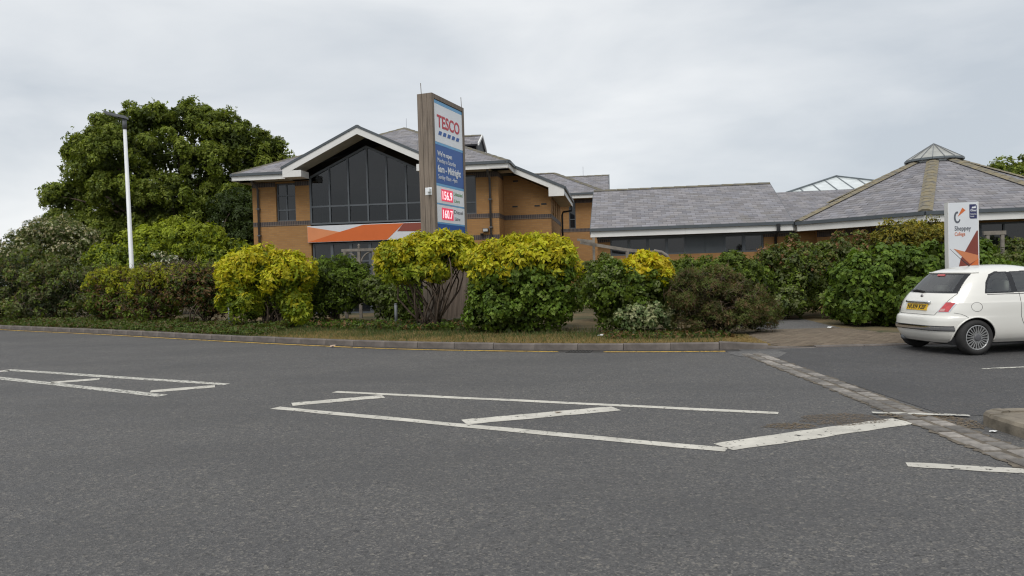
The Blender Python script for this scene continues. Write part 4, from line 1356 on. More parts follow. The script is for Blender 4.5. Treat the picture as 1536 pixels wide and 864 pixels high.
def add_layer(root, part, env, K, rb, per, lpt, ll, lw, fn, seed, zmin=.05, low=-.6, inner=.75, droop=.3, spread=1.0, fill=0, fillc=FILL, m='leaf'):
    rg = np.random.default_rng(seed)
    P, D, blob, cen, K = twigpoints(rg, env, K, rb, per, zmin, low, inner)
    V, F_, C_ = leaves_mesh(part, P, D, rg, lpt, ll, lw, fn(rg, P, D, blob, K), droop, spread)
    if fill:
        e = np.array(env, float); ii = rg.choice(len(e), fill)
        q = e[ii,:3]+rdir(rg, fill)*e[ii,3:6]*rg.uniform(.2,.88,(fill,1)); q = q[q[:,2] > .04]
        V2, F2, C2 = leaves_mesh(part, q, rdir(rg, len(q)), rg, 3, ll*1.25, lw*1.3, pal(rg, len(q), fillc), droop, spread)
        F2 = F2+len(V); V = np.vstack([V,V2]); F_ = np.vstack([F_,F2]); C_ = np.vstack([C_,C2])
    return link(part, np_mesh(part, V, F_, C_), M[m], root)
add_layer(iv, 'ivy', [(-.35,-.05,.85,1.15,1.1,.95),(.45,-.05,.85,1.05,1.1,.95),(-.55,-.15,.45,.95,.95,.55),(.1,0,1.4,1.35,1.05,.6)],
      165, (.16,.30), 30, 4, .085, .040, mixer(IVY), 104, fill=2200, low=-.9)
# --- mixed shrub with variegated skirt
mx_ = plant('mixed_shrub', 'green shrub with bright yellow crown and silvery variegated skirt', 'shrub', (2.75,16.9),
      [(-.25,0,1.02,.85,.85,.72),(.25,0,.92,.80,.8,.75),(-.55,.1,1.15,.50,.6,.55),(-.1,-.05,.45,.80,.65,.45)],
      115, (.15,.28), 30, 5, .085, .028, mixer(GREEN+IVY[1:3]+GREY[:1]), 105, 1600, FILL, 10, (.03,.01), low=-.9)
add_layer(mx_, 'golden_crown', [(.42,-.05,1.50,.50,.55,.38),(.15,-.05,1.36,.40,.5,.30),(.72,-.05,1.32,.32,.45,.28)], 46, (.13,.22), 22, 6, .13, .032, mixer(GOLDB+GOLD[3:], blobvar=.12), 106, zmin=1.1, fill=250, fillc=LIME)
add_layer(mx_, 'variegated_skirt', [(.28,-.45,.38,.72,.5,.42)], 40, (.12,.22), 22, 5, .085, .030, mixer([(0.20,0.26,0.15),(0.33,0.37,0.25),(0.11,0.17,0.08)]), 107)
# --- dark round bush
plant('green_bush', 'dense dark green rounded bush between two golden shrubs', 'shrub', (-5.75,23.4),
      [(0,0,1.35,1.25,1.0,.95),(-.2,0,.75,1.15,.9,.75),(.45,0,1.15,.80,.9,.85)],
      150, (.18,.34), 34, 5, .075, .024, golden(1.2,2.4, [(0.12,0.20,0.028),(0.10,0.17,0.025)], GREEN+DARK[:1], blobvar=.2), 110, 2400, FILL, 12, (.04,.01))
plant('low_bush', 'low grey green bush in the gap between dark bush and timber totem', 'shrub', (-4.05,22.9),
      [(0,0,.75,.60,.7,.75),(-.35,0,1.0,.45,.6,.6),(.35,-.1,.45,.45,.5,.45)],
      60, (.14,.26), 28, 5, .085, .03, mixer(GREEN+GREY), 111, 900, FILL, 6, (.02,.008))
plant('green_bush', 'shaded green bush filling the gap behind the domed golden shrub', 'shrub', (-8.4,24.7),
      [(0,0,.95,1.5,.8,.95),(1.2,0,.8,1.0,.7,.8)], 110, (.17,.3), 30, 5, .085, .03, mixer(GREEN+DARK), 113, 1400, FILL, 8, (.03,.01), low=-.9)
plant('green_bush', 'shaded leafy bush behind the bare stems of the umbrella shaped golden shrub', 'shrub', (-3.1,22.6),
      [(-.2,0,.55,.75,.5,.6)], 45, (.15,.26), 28, 5, .085, .03, mixer(GREEN+IVY), 114, 500, FILL, 5, (.02,.008), low=-.9)
# --- brown juniper-like shrub
jn = plant('heather_shrub', 'brown and green needle leaved shrub beside the crossing path', 'shrub', (4.55,16.0),
      [(-.25,0,.85,.85,.8,.70),(.45,0,.70,.75,.75,.62),(-.75,0,.95,.40,.6,.58),(.95,0,.45,.45,.5,.42),(.1,-.15,.32,1.15,.6,.34)],
      140, (.12,.24), 60, 6, .075, .007, mixer([(0.12,0.095,0.055),(0.085,0.115,0.035),(0.07,0.10,0.03),(0.15,0.11,0.07),(0.10,0.135,0.04)], blobvar=.35), 112, 3800, ((0.05,0.045,0.025),(0.035,0.04,0.018)), 14, (.035,.012), low=-.9, spread=.7, droop=.0,
      twigs=([(-.25,0,.8,.9,.85,.75),(.5,0,.6,.8,.75,.55)], 260, .40, .006))
# --- left hedge, brown inside with lime tops
HB = golden(.75,1.65, [(0.24,0.28,0.022),(0.30,0.32,0.026),(0.19,0.24,0.022)], GREEN+BROWN[:1], blobvar=.25)
for i, (bx, by, env, lab, seed) in enumerate([
    (-10.4,24.3, [(0,0,1.15,1.25,.9,.95),(-.3,.1,1.70,1.0,.8,.45),(.6,0,.9,.9,.8,.85)], 'bare stemmed brown hedge bush next to the short steel post', 201),
    (-12.55,25.7, [(0,0,1.15,1.4,.9,.95),(.2,0,1.75,1.2,.8,.45),(-.3,-.2,.65,1.2,.7,.65)], 'trimmed hedge bush with lime green top beneath the lamp column', 202),
    (-14.9,27.2, [(0,0,1.15,1.4,.9,.95),(.1,0,1.75,1.15,.8,.42),(0,-.2,.6,1.1,.8,.6)], 'patchy brown hedge bush between the grey hedge and the lamp column', 203)]):
    plant('hedge_bush', lab, 'hedge', (bx,by), env, 125, (.17,.32), 32, 5, .07, .024, HB if i else golden(1.2,2.3,[(0.16,0.20,0.024),(0.12,0.15,0.022)],BROWN+GREEN[:1]+DARK, blobvar=.3), seed, 2000, BROWN[:2]+DARK, 12, (.03,.01), low=-.8, group='hedge bushes behind the kerb',
          twigs=(env, 520 if i < 2 else 300, .5, .008))
plant('grey_hedge', 'tall grey green hedge mass at the bend of the road', 'hedge', (-18.3,29.5),
      [(0,0,1.5,2.0,1.3,1.3),(-2.0,.6,1.7,1.9,1.4,1.45),(1.2,-.2,1.15,1.2,1.1,1.1),(-3.6,1.6,1.7,1.9,1.4,1.5),(-.4,-.6,.7,2.1,1.0,.8),(-2.8,.4,.8,2.0,1.0,.9)],
      260, (.22,.42), 34, 5, .085, .026, mixer(GREY+GREEN[:2]+[(0.14,0.12,0.06)], blobvar=.3), 210, 4500, ((0.028,0.045,0.02),(0.04,0.05,0.025)), 14, (.04,.012), low=-.9,
      twigs=([(0,-.4,1.2,2.0,1.2,1.1),(-2.0,.2,1.4,1.9,1.2,1.2)], 300, .5, .008))
# --- bushes behind the left hedge
el = plant('elder_bush', 'large bright green spreading bush behind the hedge and lamp', 'bush', (-15.6,33.0),
      [(0,0,2.3,3.0,2.0,1.9),(2.6,-.2,2.0,1.9,1.6,1.45),(-2.5,0,2.0,1.7,1.5,1.35),(.8,0,3.1,2.1,1.5,1.35)],
      330, (.3,.6), 36, 6, .12, .034, golden(1.4,4.0,[(0.21,0.28,0.028),(0.26,0.33,0.03)],GREEN+LIME[1:2], blobvar=.22), 220, 3500, FILL, 16, (.07,.02))
plant('hawthorn_bush', 'hawthorn bush speckled with white blossom above the grey hedge', 'bush', (-21.8,34.5),
      [(0,0,3.3,2.3,1.7,1.8),(1.4,0,2.5,1.7,1.5,1.5),(-1.6,0,2.6,1.6,1.5,1.5)],
      240, (.28,.5), 34, 5, .09, .03, mixer([(0.10,0.14,0.05),(0.12,0.15,0.065),(0.08,0.115,0.038),(0.50,0.48,0.40)],[.25,.22,.23,.30]), 221, 2600, FILL, 12, (.06,.015))
plant('white_blossom_shrub', 'small shrub covered in white blossom beside the lamp column', 'shrub', (-13.8,28.6),
      [(0,0,1.9,.85,.7,.80),(-.3,0,1.7,.7,.6,.7)], 60, (.16,.3), 34, 5, .07, .028, mixer([(0.07,0.11,0.04),(0.60,0.58,0.50),(0.09,0.12,0.05)],[.42,.30,.28]), 222, 700, FILL, 8, (.03,.01))
plant('yellow_green_bush', 'yellow green bush beyond the hawthorn at the end of the grey hedge', 'bush', (-26.3,35.5),
      [(0,0,2.5,2.0,1.6,1.7),(-1.8,.3,2.2,1.8,1.5,1.7)], 130, (.3,.5), 32, 5, .1, .032, mixer(GREEN+[(0.14,0.19,0.03)]), 223, 1400, FILL, 8, (.06,.02))
for (x,y,h,sd,lab) in ((-27.0,40,4.6,224,'slim sapling poking above the hawthorn, with sparse leaves'),(-26.3,41.5,4.9,225,'leafy sapling close to the big tree with airy crown')):
    plant('sapling', lab, 'tree', (x,y), [(0,0,h-1.0,.55,.55,1.0),(.2,0,h-.4,.35,.3,.5)], 26, (.16,.3), 22, 5, .12, .04, mixer(GREEN+GREY), sd, 0, FILL, 12, (.05,.012), inner=.3)

# --- right-hand hedges
plant('hedge_bush', 'leafy green hedge bush between the heather shrub and the low wing', 'hedge', (5.1,19.9),
      [(0,0,1.0,1.25,.9,.82),(-1.0,.2,.92,.8,.8,.74),(1.1,.1,1.02,1.0,.9,.86)],
      140, (.17,.32), 34, 5, .085, .027, golden(.9,2.2,[(0.095,0.15,0.03),(0.115,0.17,0.035)],GREEN+DARK[:1], blobvar=.25), 230, 2000, FILL, 10, (.03,.01), group='hedges by the crossing')
wv = plant('wild_hedge', 'untidy tall hedge with reddish tips along the crossing path', 'hedge', (9.2,20.6),
      [(-1.1,.2,1.25,1.3,1.2,1.05),(.6,.3,1.3,1.5,1.2,1.10),(2.2,.2,1.3,1.4,1.2,1.08),(-1.3,-.7,.85,.9,.9,.90),(-1.3,-1.1,.45,1.1,.7,.5),(.3,-1.3,.5,1.3,.8,.6)],
      240, (.2,.38), 34, 5, .09, .03, golden(1.2,2.6,[(0.10,0.13,0.04),(0.13,0.14,0.05),(0.22,0.13,0.085),(0.09,0.14,0.035)],GREEN+GREY+DARK[:1], blobvar=.28), 231, 3000, FILL, 12, (.03,.01), low=-.8)
plant('ivy_bank', 'glossy green ivy bank spilling onto the crossing paving', 'hedge', (9.3,17.0),
      [(-.3,.1,.95,1.35,1.0,.98),(1.2,.1,1.1,1.3,1.0,1.02),(-.9,.2,.55,.85,.9,.6),(.3,-.75,.50,1.3,.7,.55),(2.2,.3,.8,.9,.8,.72)],
      270, (.17,.32), 32, 4, .10, .046, golden(.5,1.9,[(0.105,0.185,0.03),(0.125,0.205,0.034),(0.085,0.155,0.03)],IVY[1:]+[(0.09,0.16,0.03)], blobvar=.22), 232, 3600, FILL, 8, (.03,.01), low=-.9, droop=.35)
plant('wild_hedge', 'dark leafy hedge behind the car, beyond the college name board', 'hedge', (14.2,18.9),
      [(-.9,0,1.1,1.2,.9,.95),(.8,0,1.2,1.6,1.0,.98),(2.8,0,1.2,1.5,1.0,.98),(4.8,0,1.2,1.5,1.0,.98)],
      260, (.18,.34), 32, 5, .09, .032, mixer(GREEN+GREY+[(0.12,0.13,0.05)], blobvar=.25), 233, 2600, FILL, 10, (.03,.01), low=-.8)
plant('bronze_shrub', 'bronze tinged shrub with golden tips in front of the octagonal pavilion', 'shrub', (10.85,19.75),
      [(-.2,.1,2.0,.85,.8,.75),(.7,.2,2.15,.75,.7,.60),(1.35,.1,1.95,.6,.6,.70),(-.1,0,1.2,.9,.7,.9)],
      120, (.15,.28), 36, 5, .06, .020, golden(1.3,2.5,[(0.20,0.19,0.035),(0.25,0.22,0.035),(0.16,0.18,0.035)],[(0.075,0.075,0.025),(0.10,0.085,0.03),(0.05,0.06,0.02)], blobvar=.25), 234, 1800, ((0.05,0.05,0.02),), 10, (.03,.01))
plant('back_bush', 'pale green bush behind the mixed shrub beneath the timber rail', 'shrub', (2.6,20.8),
      [(0,0,1.1,.9,.8,.85),(.9,.2,.95,.8,.7,.75)], 80, (.17,.3), 30, 5, .085, .028, mixer(GREEN+GREY+[(0.13,0.17,0.06)]), 235, 1000, FILL, 8, (.03,.01))

# --- the big tree behind the hedge
rg = np.random.default_rng(300)
TB = Vector((-19.2, 42.0, .1))
tree = empty('broadleaf_tree', TB); tag(tree, 'large spreading broadleaf tree towering behind the hedge and lamp', 'tree')
LOB = [(-5.5,9.3,1.2),(-6.5,6.5,1.3),(-3.4,10.4,1.3),(-1.5,10.6,1.6),(.6,10.8,1.6),(2.3,10.2,1.6),(3.7,9.6,1.6),(4.5,8.3,1.6),(5.4,9.1,.8),(-4.8,8.0,1.6),(-2.6,8.7,1.9),(-.4,8.8,1.9),(1.8,8.2,1.9),
       (-4.2,6.2,1.7),(-1.9,6.5,2.0),(.5,6.2,2.0),(2.9,6.1,2.0),(-6.0,4.8,1.4),(4.3,5.8,1.7),(-3.6,4.4,1.9),(-.8,4.4,2.0),(2.0,4.3,2.0),(4.4,3.6,1.6),(-5.4,3.4,1.5),(8.3,7.3,.8)]
env = [(x+.0, rg.uniform(-1.0,1.0)-(1.3 if abs(x+.4) < 3.2 and z < 9.5 else 0), z, r*1.12, r*1.2, r*.80) for x,z,r in LOB]
P, D, blob, cen, K = twigpoints(rg, env, 620, (.28,.60), 62, 1.4, -.55, .80)
cols = mixer(TREE, blobvar=.22)(rg, P, D, blob, K)
V, F_, C_ = leaves_mesh('crown', P, D, rg, 5, .155, .046, cols, .3, 1.0)
q = np.array(env)[rg.choice(len(env), 9000)]
q = q[:,:3]+rdir(rg, 9000)*q[:,3:6]*rg.uniform(.2,.86,(9000,1)); q = q[q[:,2] > 1.5]
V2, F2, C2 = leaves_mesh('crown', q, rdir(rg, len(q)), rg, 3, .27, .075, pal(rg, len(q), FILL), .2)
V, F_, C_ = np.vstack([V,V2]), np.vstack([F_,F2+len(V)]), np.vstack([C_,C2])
# loose sprays that break the outline
tips = np.array([(-5.9,0,10.0),(-7.3,0,7.0),(-7.0,0,5.6),(5.9,0,9.2),(6.3,0,8.6),(-3.8,0,11.2),(.8,0,11.9),(2.9,0,11.2),(8.6,-.5,7.5),(7.7,-.3,7.9),(-1.2,0,11.7),(-7.0,0,4.4)])
PP_ = np.repeat(tips, 60, 0)+rg.normal(size=(len(tips)*60,3))*np.array([.27,.27,.18])
V2, F2, C2 = leaves_mesh('crown', PP_, rdir(rg, len(PP_))+np.array([0,0,.3]), rg, 5, .155, .046, pal(rg, len(PP_), TREE), .3)
V, F_, C_ = np.vstack([V,V2]), np.vstack([F_,F2+len(V)]), np.vstack([C_,C2])
link('crown', np_mesh('crown', V, F_, C_), M['leaf'], tree)
b = MB(); b.tube([(0,0,-.1),(.05,0,1.0),(.0,.05,2.4),(.1,0,4.2)],[.42,.34,.30,.24],12)
for t in np.vstack([cen[rg.choice(len(cen), 46, replace=False)], tips]):
    z0 = rg.uniform(1.8,4.0); a = np.array([.05,0,z0]); off = rg.normal(size=3)*.35
    b.tube([a+(t-a)*s+off*math.sin(s*math.pi)+np.array([0,0,.5*math.sin(s*math.pi)]) for s in np.linspace(0,1,7)], [.13*(1-s)+.02 for s in np.linspace(0,1,7)], 6)
b.build('trunk', M['bark'], tree, True)
# shaded evergreen at the corner of the building
plant('evergreen_tree', 'dark evergreen tree in the shade between big tree and brick building', 'tree', (-13.2,36.5),
      [(0,0,2.6,1.8,1.7,2.4),(-.6,.2,4.4,1.6,1.5,2.0),(-1.8,.3,2.2,1.7,1.6,2.0)], 230, (.35,.6), 34, 5, .13, .036, mixer(DARK+[(0.04,0.066,0.02)]), 301, 2600, DARK, 12, (.08,.02), low=-.8)
plant('far_tree', 'tree top showing above the slate roof of the octagonal pavilion', 'tree', (26.5,38.0),
      [(0,0,5.6,1.6,1.4,1.35),(1.8,0,5.4,1.7,1.5,1.3)], 80, (.3,.55), 34, 5, .17, .05, mixer(TREE), 302, 600, FILL, 12, (.12,.03))

# --- grass and ground cover
def blades(name, xr, dr, n, hgt, colour_fn, seed, lab, cat):
    rg = np.random.default_rng(seed)
    x = rg.uniform(*xr, n); y = kerb_y(x)+.16+rg.uniform(0,1,n)**1.2*(dr(x))
    z = verge_z(x, y)-.005
    cl = rg.uniform(0,1,n)
    h = hgt*rg.uniform(.4,1.3,n)
    a = rg.uniform(0,2*np.pi,n); w = rg.uniform(.004,.009,n)
    lean = rg.normal(size=(n,2))*.45
    V = np.empty((n,3,3)); 
    V[:,0] = np.stack([x-w*np.cos(a), y-w*np.sin(a), z],1); V[:,1] = np.stack([x+w*np.cos(a), y+w*np.sin(a), z],1)
    V[:,2] = np.stack([x+lean[:,0]*h, y+lean[:,1]*h, z+h],1)
    c = colour_fn(rg, x, y)
    o = link(name, np_mesh(name, V.reshape(-1,3), np.arange(n*3).reshape(n,3), np.repeat(c,3,0)), M['leaf'])
    tag(o, lab, cat, kind='stuff')
def wave(x, y): return .5+.5*np.sin(x*1.7+np.sin(y*1.3)*1.2)*np.cos(y*1.9-x*.6+1.0)
def straw(rg, x, y):
    n = len(x); d = y-kerb_y(x)
    t = np.clip(1.45-.55*d+.9*(wave(x,y)-.5), 0, 1)*np.clip((x+7.5)/2.0,0,1)
    p = rg.uniform(size=n) < t
    return np.where(p[:,None], pal(rg, n, [(0.36,0.26,0.11),(0.42,0.31,0.14),(0.29,0.21,0.09)]), pal(rg, n, [(0.075,0.105,0.028),(0.10,0.13,0.036),(0.055,0.08,0.022)]))
blades('grass', (-8.0,5.0), lambda x: np.interp(x,[-8,-3,0,5],[3.6,4.6,3.2,1.5]), 100000, .045, straw, 401, 'short dry grass on the verge behind the kerb', 'grass')
blades('tall_grass', (-8.5,4.2), lambda x: np.interp(x,[-8,-3,0,5],[4.6,5.6,4.0,2.5]), 9000, .13, lambda rg, x, y: pal(rg, len(x), [(0.075,0.115,0.03),(0.10,0.14,0.04),(0.22,0.17,0.08)]), 402, 'longer green grass tufts round the shrub bases', 'grass')
def groundcover(name, xr, d0, d1, n, hz, ll, lw, cols, seed, lab):
    rg = np.random.default_rng(seed)
    x = rg.uniform(*xr, n); y = kerb_y(x)+rg.uniform(d0, d1, n)
    hh = hz*(.35+.65*wave(x*1.3,y))*np.clip((y-kerb_y(x))/.8,.3,1)
    P = np.stack([x, y, verge_z(x,y)+rg.uniform(.1,1,n)*hh], 1)
    D = unit(rg.normal(size=(n,3))*.5+np.array([0,-.2,1.0]))
    V, F_, C_ = leaves_mesh(name, P, D, rg, 4, ll, lw, pal(rg, n, cols), .1)
    o = link(name, np_mesh(name, V, F_, C_), M['leaf']); tag(o, lab, 'ground cover', kind='stuff')
groundcover('ground_cover', (-24,-6.6), .25, 3.2, 13000, .26, .075, .026, [(0.05,0.09,0.02),(0.065,0.11,0.022),(0.09,0.12,0.03),(0.10,0.085,0.045)], 403, 'low green weeds along the foot of the left hedge')
groundcover('ground_cover', (-7.0,-1.0), 3.0, 5.4, 2600, .22, .08, .028, IVY[:1]+GREEN[2:]+DARK+BROWN[:1], 404, 'patches of low green weeds beneath the golden shrubs')
groundcover('ground_cover', (2.0,4.6), .9, 2.6, 1300, .14, .07, .024, DARK+GREEN[2:]+BROWN[:2], 405, 'low weeds round the variegated shrub and heather shrub')

# ================================================================== CAR
car = empty('parked_car', (7.05, 12.70, 0.004), R_(6.2)); car.scale = (1.012,)*3
car.name = 'hatchback_car'
tag(car, 'small white rounded hatchback car with chrome bumper strip seen from behind', 'car')
CT = np.array([  # z, x rear, x front, half width, exponent rear, exponent front
 (0.20, .14, 3.38, .700, 4.2, 3.6), (0.27, .07, 3.46, .760, 4.2, 3.4), (0.36, .025,3.53, .792, 4.2, 3.2), (0.46, .005,3.546,.806, 4.2, 3.0),
 (0.56, .010,3.53, .812, 4.2, 3.0), (0.625,.028,3.50, .814, 4.1, 3.0), (0.645,.055,3.48, .814, 4.0, 3.0), (0.75, .085,3.38, .815, 3.9, 3.0),
 (0.86, .130,3.15, .812, 3.8, 2.9), (0.885,.142,3.08, .804, 3.8, 2.9), (0.96, .190,2.88, .786, 3.7, 2.9), (1.01, .235,2.74, .770, 3.7, 3.0),
 (1.10, .325,2.60, .738, 3.8, 3.2), (1.20, .430,2.44, .700, 3.9, 3.4), (1.30, .545,2.26, .652, 4.0, 3.6), (1.35, .605,2.16, .620, 4.0, 3.6),
 (1.375,.640,2.09, .596, 3.9, 3.5), (1.40, .700,2.02, .560, 3.6, 3.4), (1.43, .820,1.92, .490, 3.2, 3.2), (1.455,.960,1.82, .395, 2.9, 3.0),
 (1.472,1.10,1.73, .290, 2.6, 2.8), (1.483,1.25,1.62, .170, 2.3, 2.5), (1.488,1.40,1.46, .02, 2.0, 2.0)])
XM = 1.43
def cpar(z):
    # smooth (monotone) interpolation of the table
    zz = CT[:,0]; out = []
    for c in range(1,6):
        y = CT[:,c]
        h = np.diff(zz); dl = np.diff(y)/h
        m = np.zeros_like(y); m[0], m[-1] = dl[0], dl[-1]
        for i in range(1,len(y)-1):
            m[i] = 0 if dl[i-1]*dl[i] <= 0 else 2*dl[i-1]*dl[i]/(dl[i-1]+dl[i])
        i = np.clip(np.searchsorted(zz, z)-1, 0, len(zz)-2)
        t = (z-zz[i])/h[i]
        out.append((2*t**3-3*t**2+1)*y[i]+(t**3-2*t**2+t)*h[i]*m[i]+(-2*t**3+3*t**2)*y[i+1]+(t**3-t**2)*h[i]*m[i+1])
    return out
def side_y(x, z):
    xr, xf, w, nr, nf = cpar(z); w = w
    r = np.where(x < XM, (XM-x)/(XM-xr), (x-XM)/(xf-XM)); n = np.where(x < XM, nr, nf)
    return w*np.maximum(0, 1-np.clip(r,0,1)**n)**(1/n)
def rear_x(y, z):
    xr, xf, w, nr, nf = cpar(z)
    return XM-(XM-xr)*np.maximum(0, 1-np.clip(np.abs(y)/w,0,1)**nr)**(1/nr)
zs = np.concatenate([np.linspace(.20,1.36,166), 1.488-(1.488-1.36)*(np.linspace(1,0,34)[1:])**2])
zs[-1] = 1.4879
NT = 430
ring = []
for z in zs:
    xr, xf, w, nr, nf = [float(a) for a in cpar(np.array(z))]
    t = np.linspace(0, np.pi, 1600)           # rear centre -> right side (-y) -> front centre
    c, s_ = np.cos(t), np.sin(t)
    n = np.where(c > 0, nr, nf)
    X = XM-np.where(c > 0, XM-xr, xf-XM)*np.sign(c)*np.abs(c)**(2/n)
    Y = -w*np.abs(s_)**(2/n)
    d = np.concatenate([[0], np.cumsum(np.hypot(np.diff(X), np.diff(Y)))])
    q = np.linspace(0, d[-1], NT+1)
    X, Y = np.interp(q, d, X), np.interp(q, d, Y); Y[0] = Y[-1] = 0
    ring.append(np.concatenate([np.stack([X,Y],1), np.stack([X,-Y],1)[-2:0:-1]]))
ring = np.array(ring); nz, nt_ = ring.shape[:2]
CV = np.concatenate([ring, np.repeat(zs[:,None,None], nt_, 1)], 2).reshape(-1,3)
I = np.arange(nz*nt_).reshape(nz, nt_)
CF = np.stack([I[:-1], np.roll(I,-1,1)[:-1], np.roll(I,-1,1)[1:], I[1:]], -1).reshape(-1,4)[:, ::-1]
cent = CV[CF].mean(1)
e1 = CV[CF[:,1]]-CV[CF[:,0]]; e2 = CV[CF[:,3]]-CV[CF[:,0]]
nrm = unit(np.cross(e1, e2))
if (nrm*(cent-np.array([XM,0,.8]))).sum() < 0: CF = CF[:, ::-1]; nrm = -nrm
# vertex normals
vn = np.zeros_like(CV)
for k in range(4): np.add.at(vn, CF[:,k], nrm)
vn = unit(vn)
x_, y_, z_ = cent.T; ay = np.abs(y_)
def inpoly_np(px, py, P):
    c = np.zeros(len(px), bool); j = len(P)-1
    for i in range(len(P)):
        (xi,yi),(xj,yj) = P[i], P[j]
        c ^= ((yi > py) != (yj > py)) & (px < (xj-xi)*(py-yi)/((yj-yi) or 1e-9)+xi); j = i
    return c
def grow(P, g):
    c = np.mean(P, 0); return [tuple(np.array(p)+g*(np.array(p)-c)/np.linalg.norm(np.array(p)-c)) for p in P]
WR, WF, WZ = .59, 2.89, .295
side = (np.abs(nrm[:,1]) > .42)
rearish = (nrm[:,0] < -.15) & (x_ < 1.1)
q_win = [(.80,1.035),(1.24,1.035),(1.24,1.345),(1.06,1.340),(.96,1.30),(.87,1.20)]
d_win = [(1.335,1.035),(2.50,1.035),(2.30,1.20),(2.08,1.335),(1.95,1.355),(1.335,1.355)]
b_pil = [(1.235,1.02),(1.34,1.02),(1.34,1.362),(1.235,1.362)]
sq = side & inpoly_np(x_, z_, q_win); sd = side & inpoly_np(x_, z_, d_win); sb = side & inpoly_np(x_, z_, b_pil)
sfr = side & (inpoly_np(x_, z_, grow(q_win,.035)) | inpoly_np(x_, z_, grow(d_win,.035))) & ~sq & ~sd
yw = np.interp(z_, [1.02,1.34], [.60,.515])
rw_o = rearish & (z_ > 1.02) & (z_ < 1.345) & (ay < yw)
rw = rearish & (z_ > 1.055) & (z_ < 1.325) & (ay < yw-.065)
rfr = rw_o & ~rw
ws_o = (nrm[:,0] > .25) & (x_ > 1.9) & (z_ > 1.02) & (z_ < 1.37) & (ay < np.interp(z_, [1.02,1.37],[.66,.52]))
arch = (ay > .42) & (((x_-WR)**2+(z_-WZ)**2 < .335**2) | ((x_-WF)**2+(z_-WZ)**2 < .335**2))
tl = (x_ < .75) & (z_ > .70) & (z_ < .885) & inpoly_np(ay, z_, [(.475,.71),(.545,.89),(.675,.89),(.630,.71)]) 
cs_ = (x_ < .75) & (z_ > .415) & (z_ < .475) & (ay < .70) & (nrm[:,0] < -.35)
glass_f = sq | sd | rw | ws_o
black_f = (sfr | sb | rfr) & ~glass_f
body_f = ~(glass_f | black_f | arch | tl)
def submesh(name, mask, m, off=0.0, parent=None, smooth=True):
    F_ = CF[mask]; u, inv = np.unique(F_, return_inverse=True)
    return link(name, np_mesh(name, CV[u]+vn[u]*off, inv.reshape(-1,4), smooth=smooth), m, parent or car)
def car_paint():
    m, nt, b = nmat('white_car_paint')
    v = coords(nt)
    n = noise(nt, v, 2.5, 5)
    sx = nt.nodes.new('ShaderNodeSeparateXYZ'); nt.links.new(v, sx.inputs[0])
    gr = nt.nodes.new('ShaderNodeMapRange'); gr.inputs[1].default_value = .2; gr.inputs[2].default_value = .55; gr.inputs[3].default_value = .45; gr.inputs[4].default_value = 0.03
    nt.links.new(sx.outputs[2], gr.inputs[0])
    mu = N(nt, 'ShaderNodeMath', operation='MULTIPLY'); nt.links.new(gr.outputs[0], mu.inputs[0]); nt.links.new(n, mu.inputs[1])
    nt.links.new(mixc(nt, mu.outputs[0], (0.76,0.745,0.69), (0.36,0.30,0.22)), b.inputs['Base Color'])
    b.inputs['Roughness'].default_value = .32; b.inputs['Coat Weight'].default_value = .8; b.inputs['Coat Roughness'].default_value = .04
    return m
CP = car_paint()
def car_glass():
    m, nt, b = nmat('car_glass')
    g_ = nt.nodes.new('ShaderNodeBsdfGlossy'); g_.inputs['Roughness'].default_value = .02
    t_ = nt.nodes.new('ShaderNodeBsdfTransparent'); t_.inputs[0].default_value = (.90,.95,.92,1)
    fr = nt.nodes.new('ShaderNodeFresnel'); fr.inputs[0].default_value = 2.25
    mix = nt.nodes.new('ShaderNodeMixShader'); nt.links.new(fr.outputs[0], mix.inputs[0]); nt.links.new(t_.outputs[0], mix.inputs[1]); nt.links.new(g_.outputs[0], mix.inputs[2])
    nt.links.new(mix.outputs[0], nt.nodes['Material Output'].inputs[0]); return m
CG = car_glass(); CHR = plain('chrome', (0.75,0.76,0.77), .12, 1.0, var=.03); BK = plain('gloss_black', (0.014,0.014,0.016), .25)
RUB = plain('rubber', (0.022,0.021,0.020), .8, var=.2, scale=8); ALLOY = plain('alloy', (0.50,0.50,0.49), .32, .75, var=.06)
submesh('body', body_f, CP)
submesh('quarter_window', sq & (y_ < 0), CG); submesh('quarter_window', sq & (y_ > 0), CG)
submesh('door_window', sd & (y_ < 0), CG); submesh('door_window', sd & (y_ > 0), CG)
submesh('rear_window', rw, CG); submesh('windscreen', ws_o, CG)
submesh('window_surround', black_f, BK)
RL_ = plain('tail_lamp_red', (0.50,0.045,0.05), .18, var=.3, scale=14, coat=1.0)
RLw = plain('tail_lamp_clear', (0.60,0.30,0.28), .15, var=.1, coat=1.0)
for sgn in (-1,1):
    h_ = submesh('tail_lamp', tl & (np.sign(y_) == sgn), CHR, .004)
    inn = (x_ < .8) & inpoly_np(ay, z_, [(.495,.722),(.556,.878),(.655,.878),(.617,.722)]) & (np.sign(y_) == sgn)
    submesh('lens', inn, RL_, .010, h_)
    inn2 = (x_ < .8) & inpoly_np(ay, z_, [(.505,.725),(.522,.770),(.580,.770),(.570,.725)]) & (np.sign(y_) == sgn)
    submesh('reversing_lens', inn2, RLw, .0125, h_)
strip = submesh('bumper_strip', cs_, CHR, .016)
for zt in (.410,.478):
    ys = np.linspace(-.70,.70,60)
    MB().tube([(float(rear_x(y,zt))-.004, y, zt) for y in ys], .010, 6).build('strip_edge', BK, strip, True)
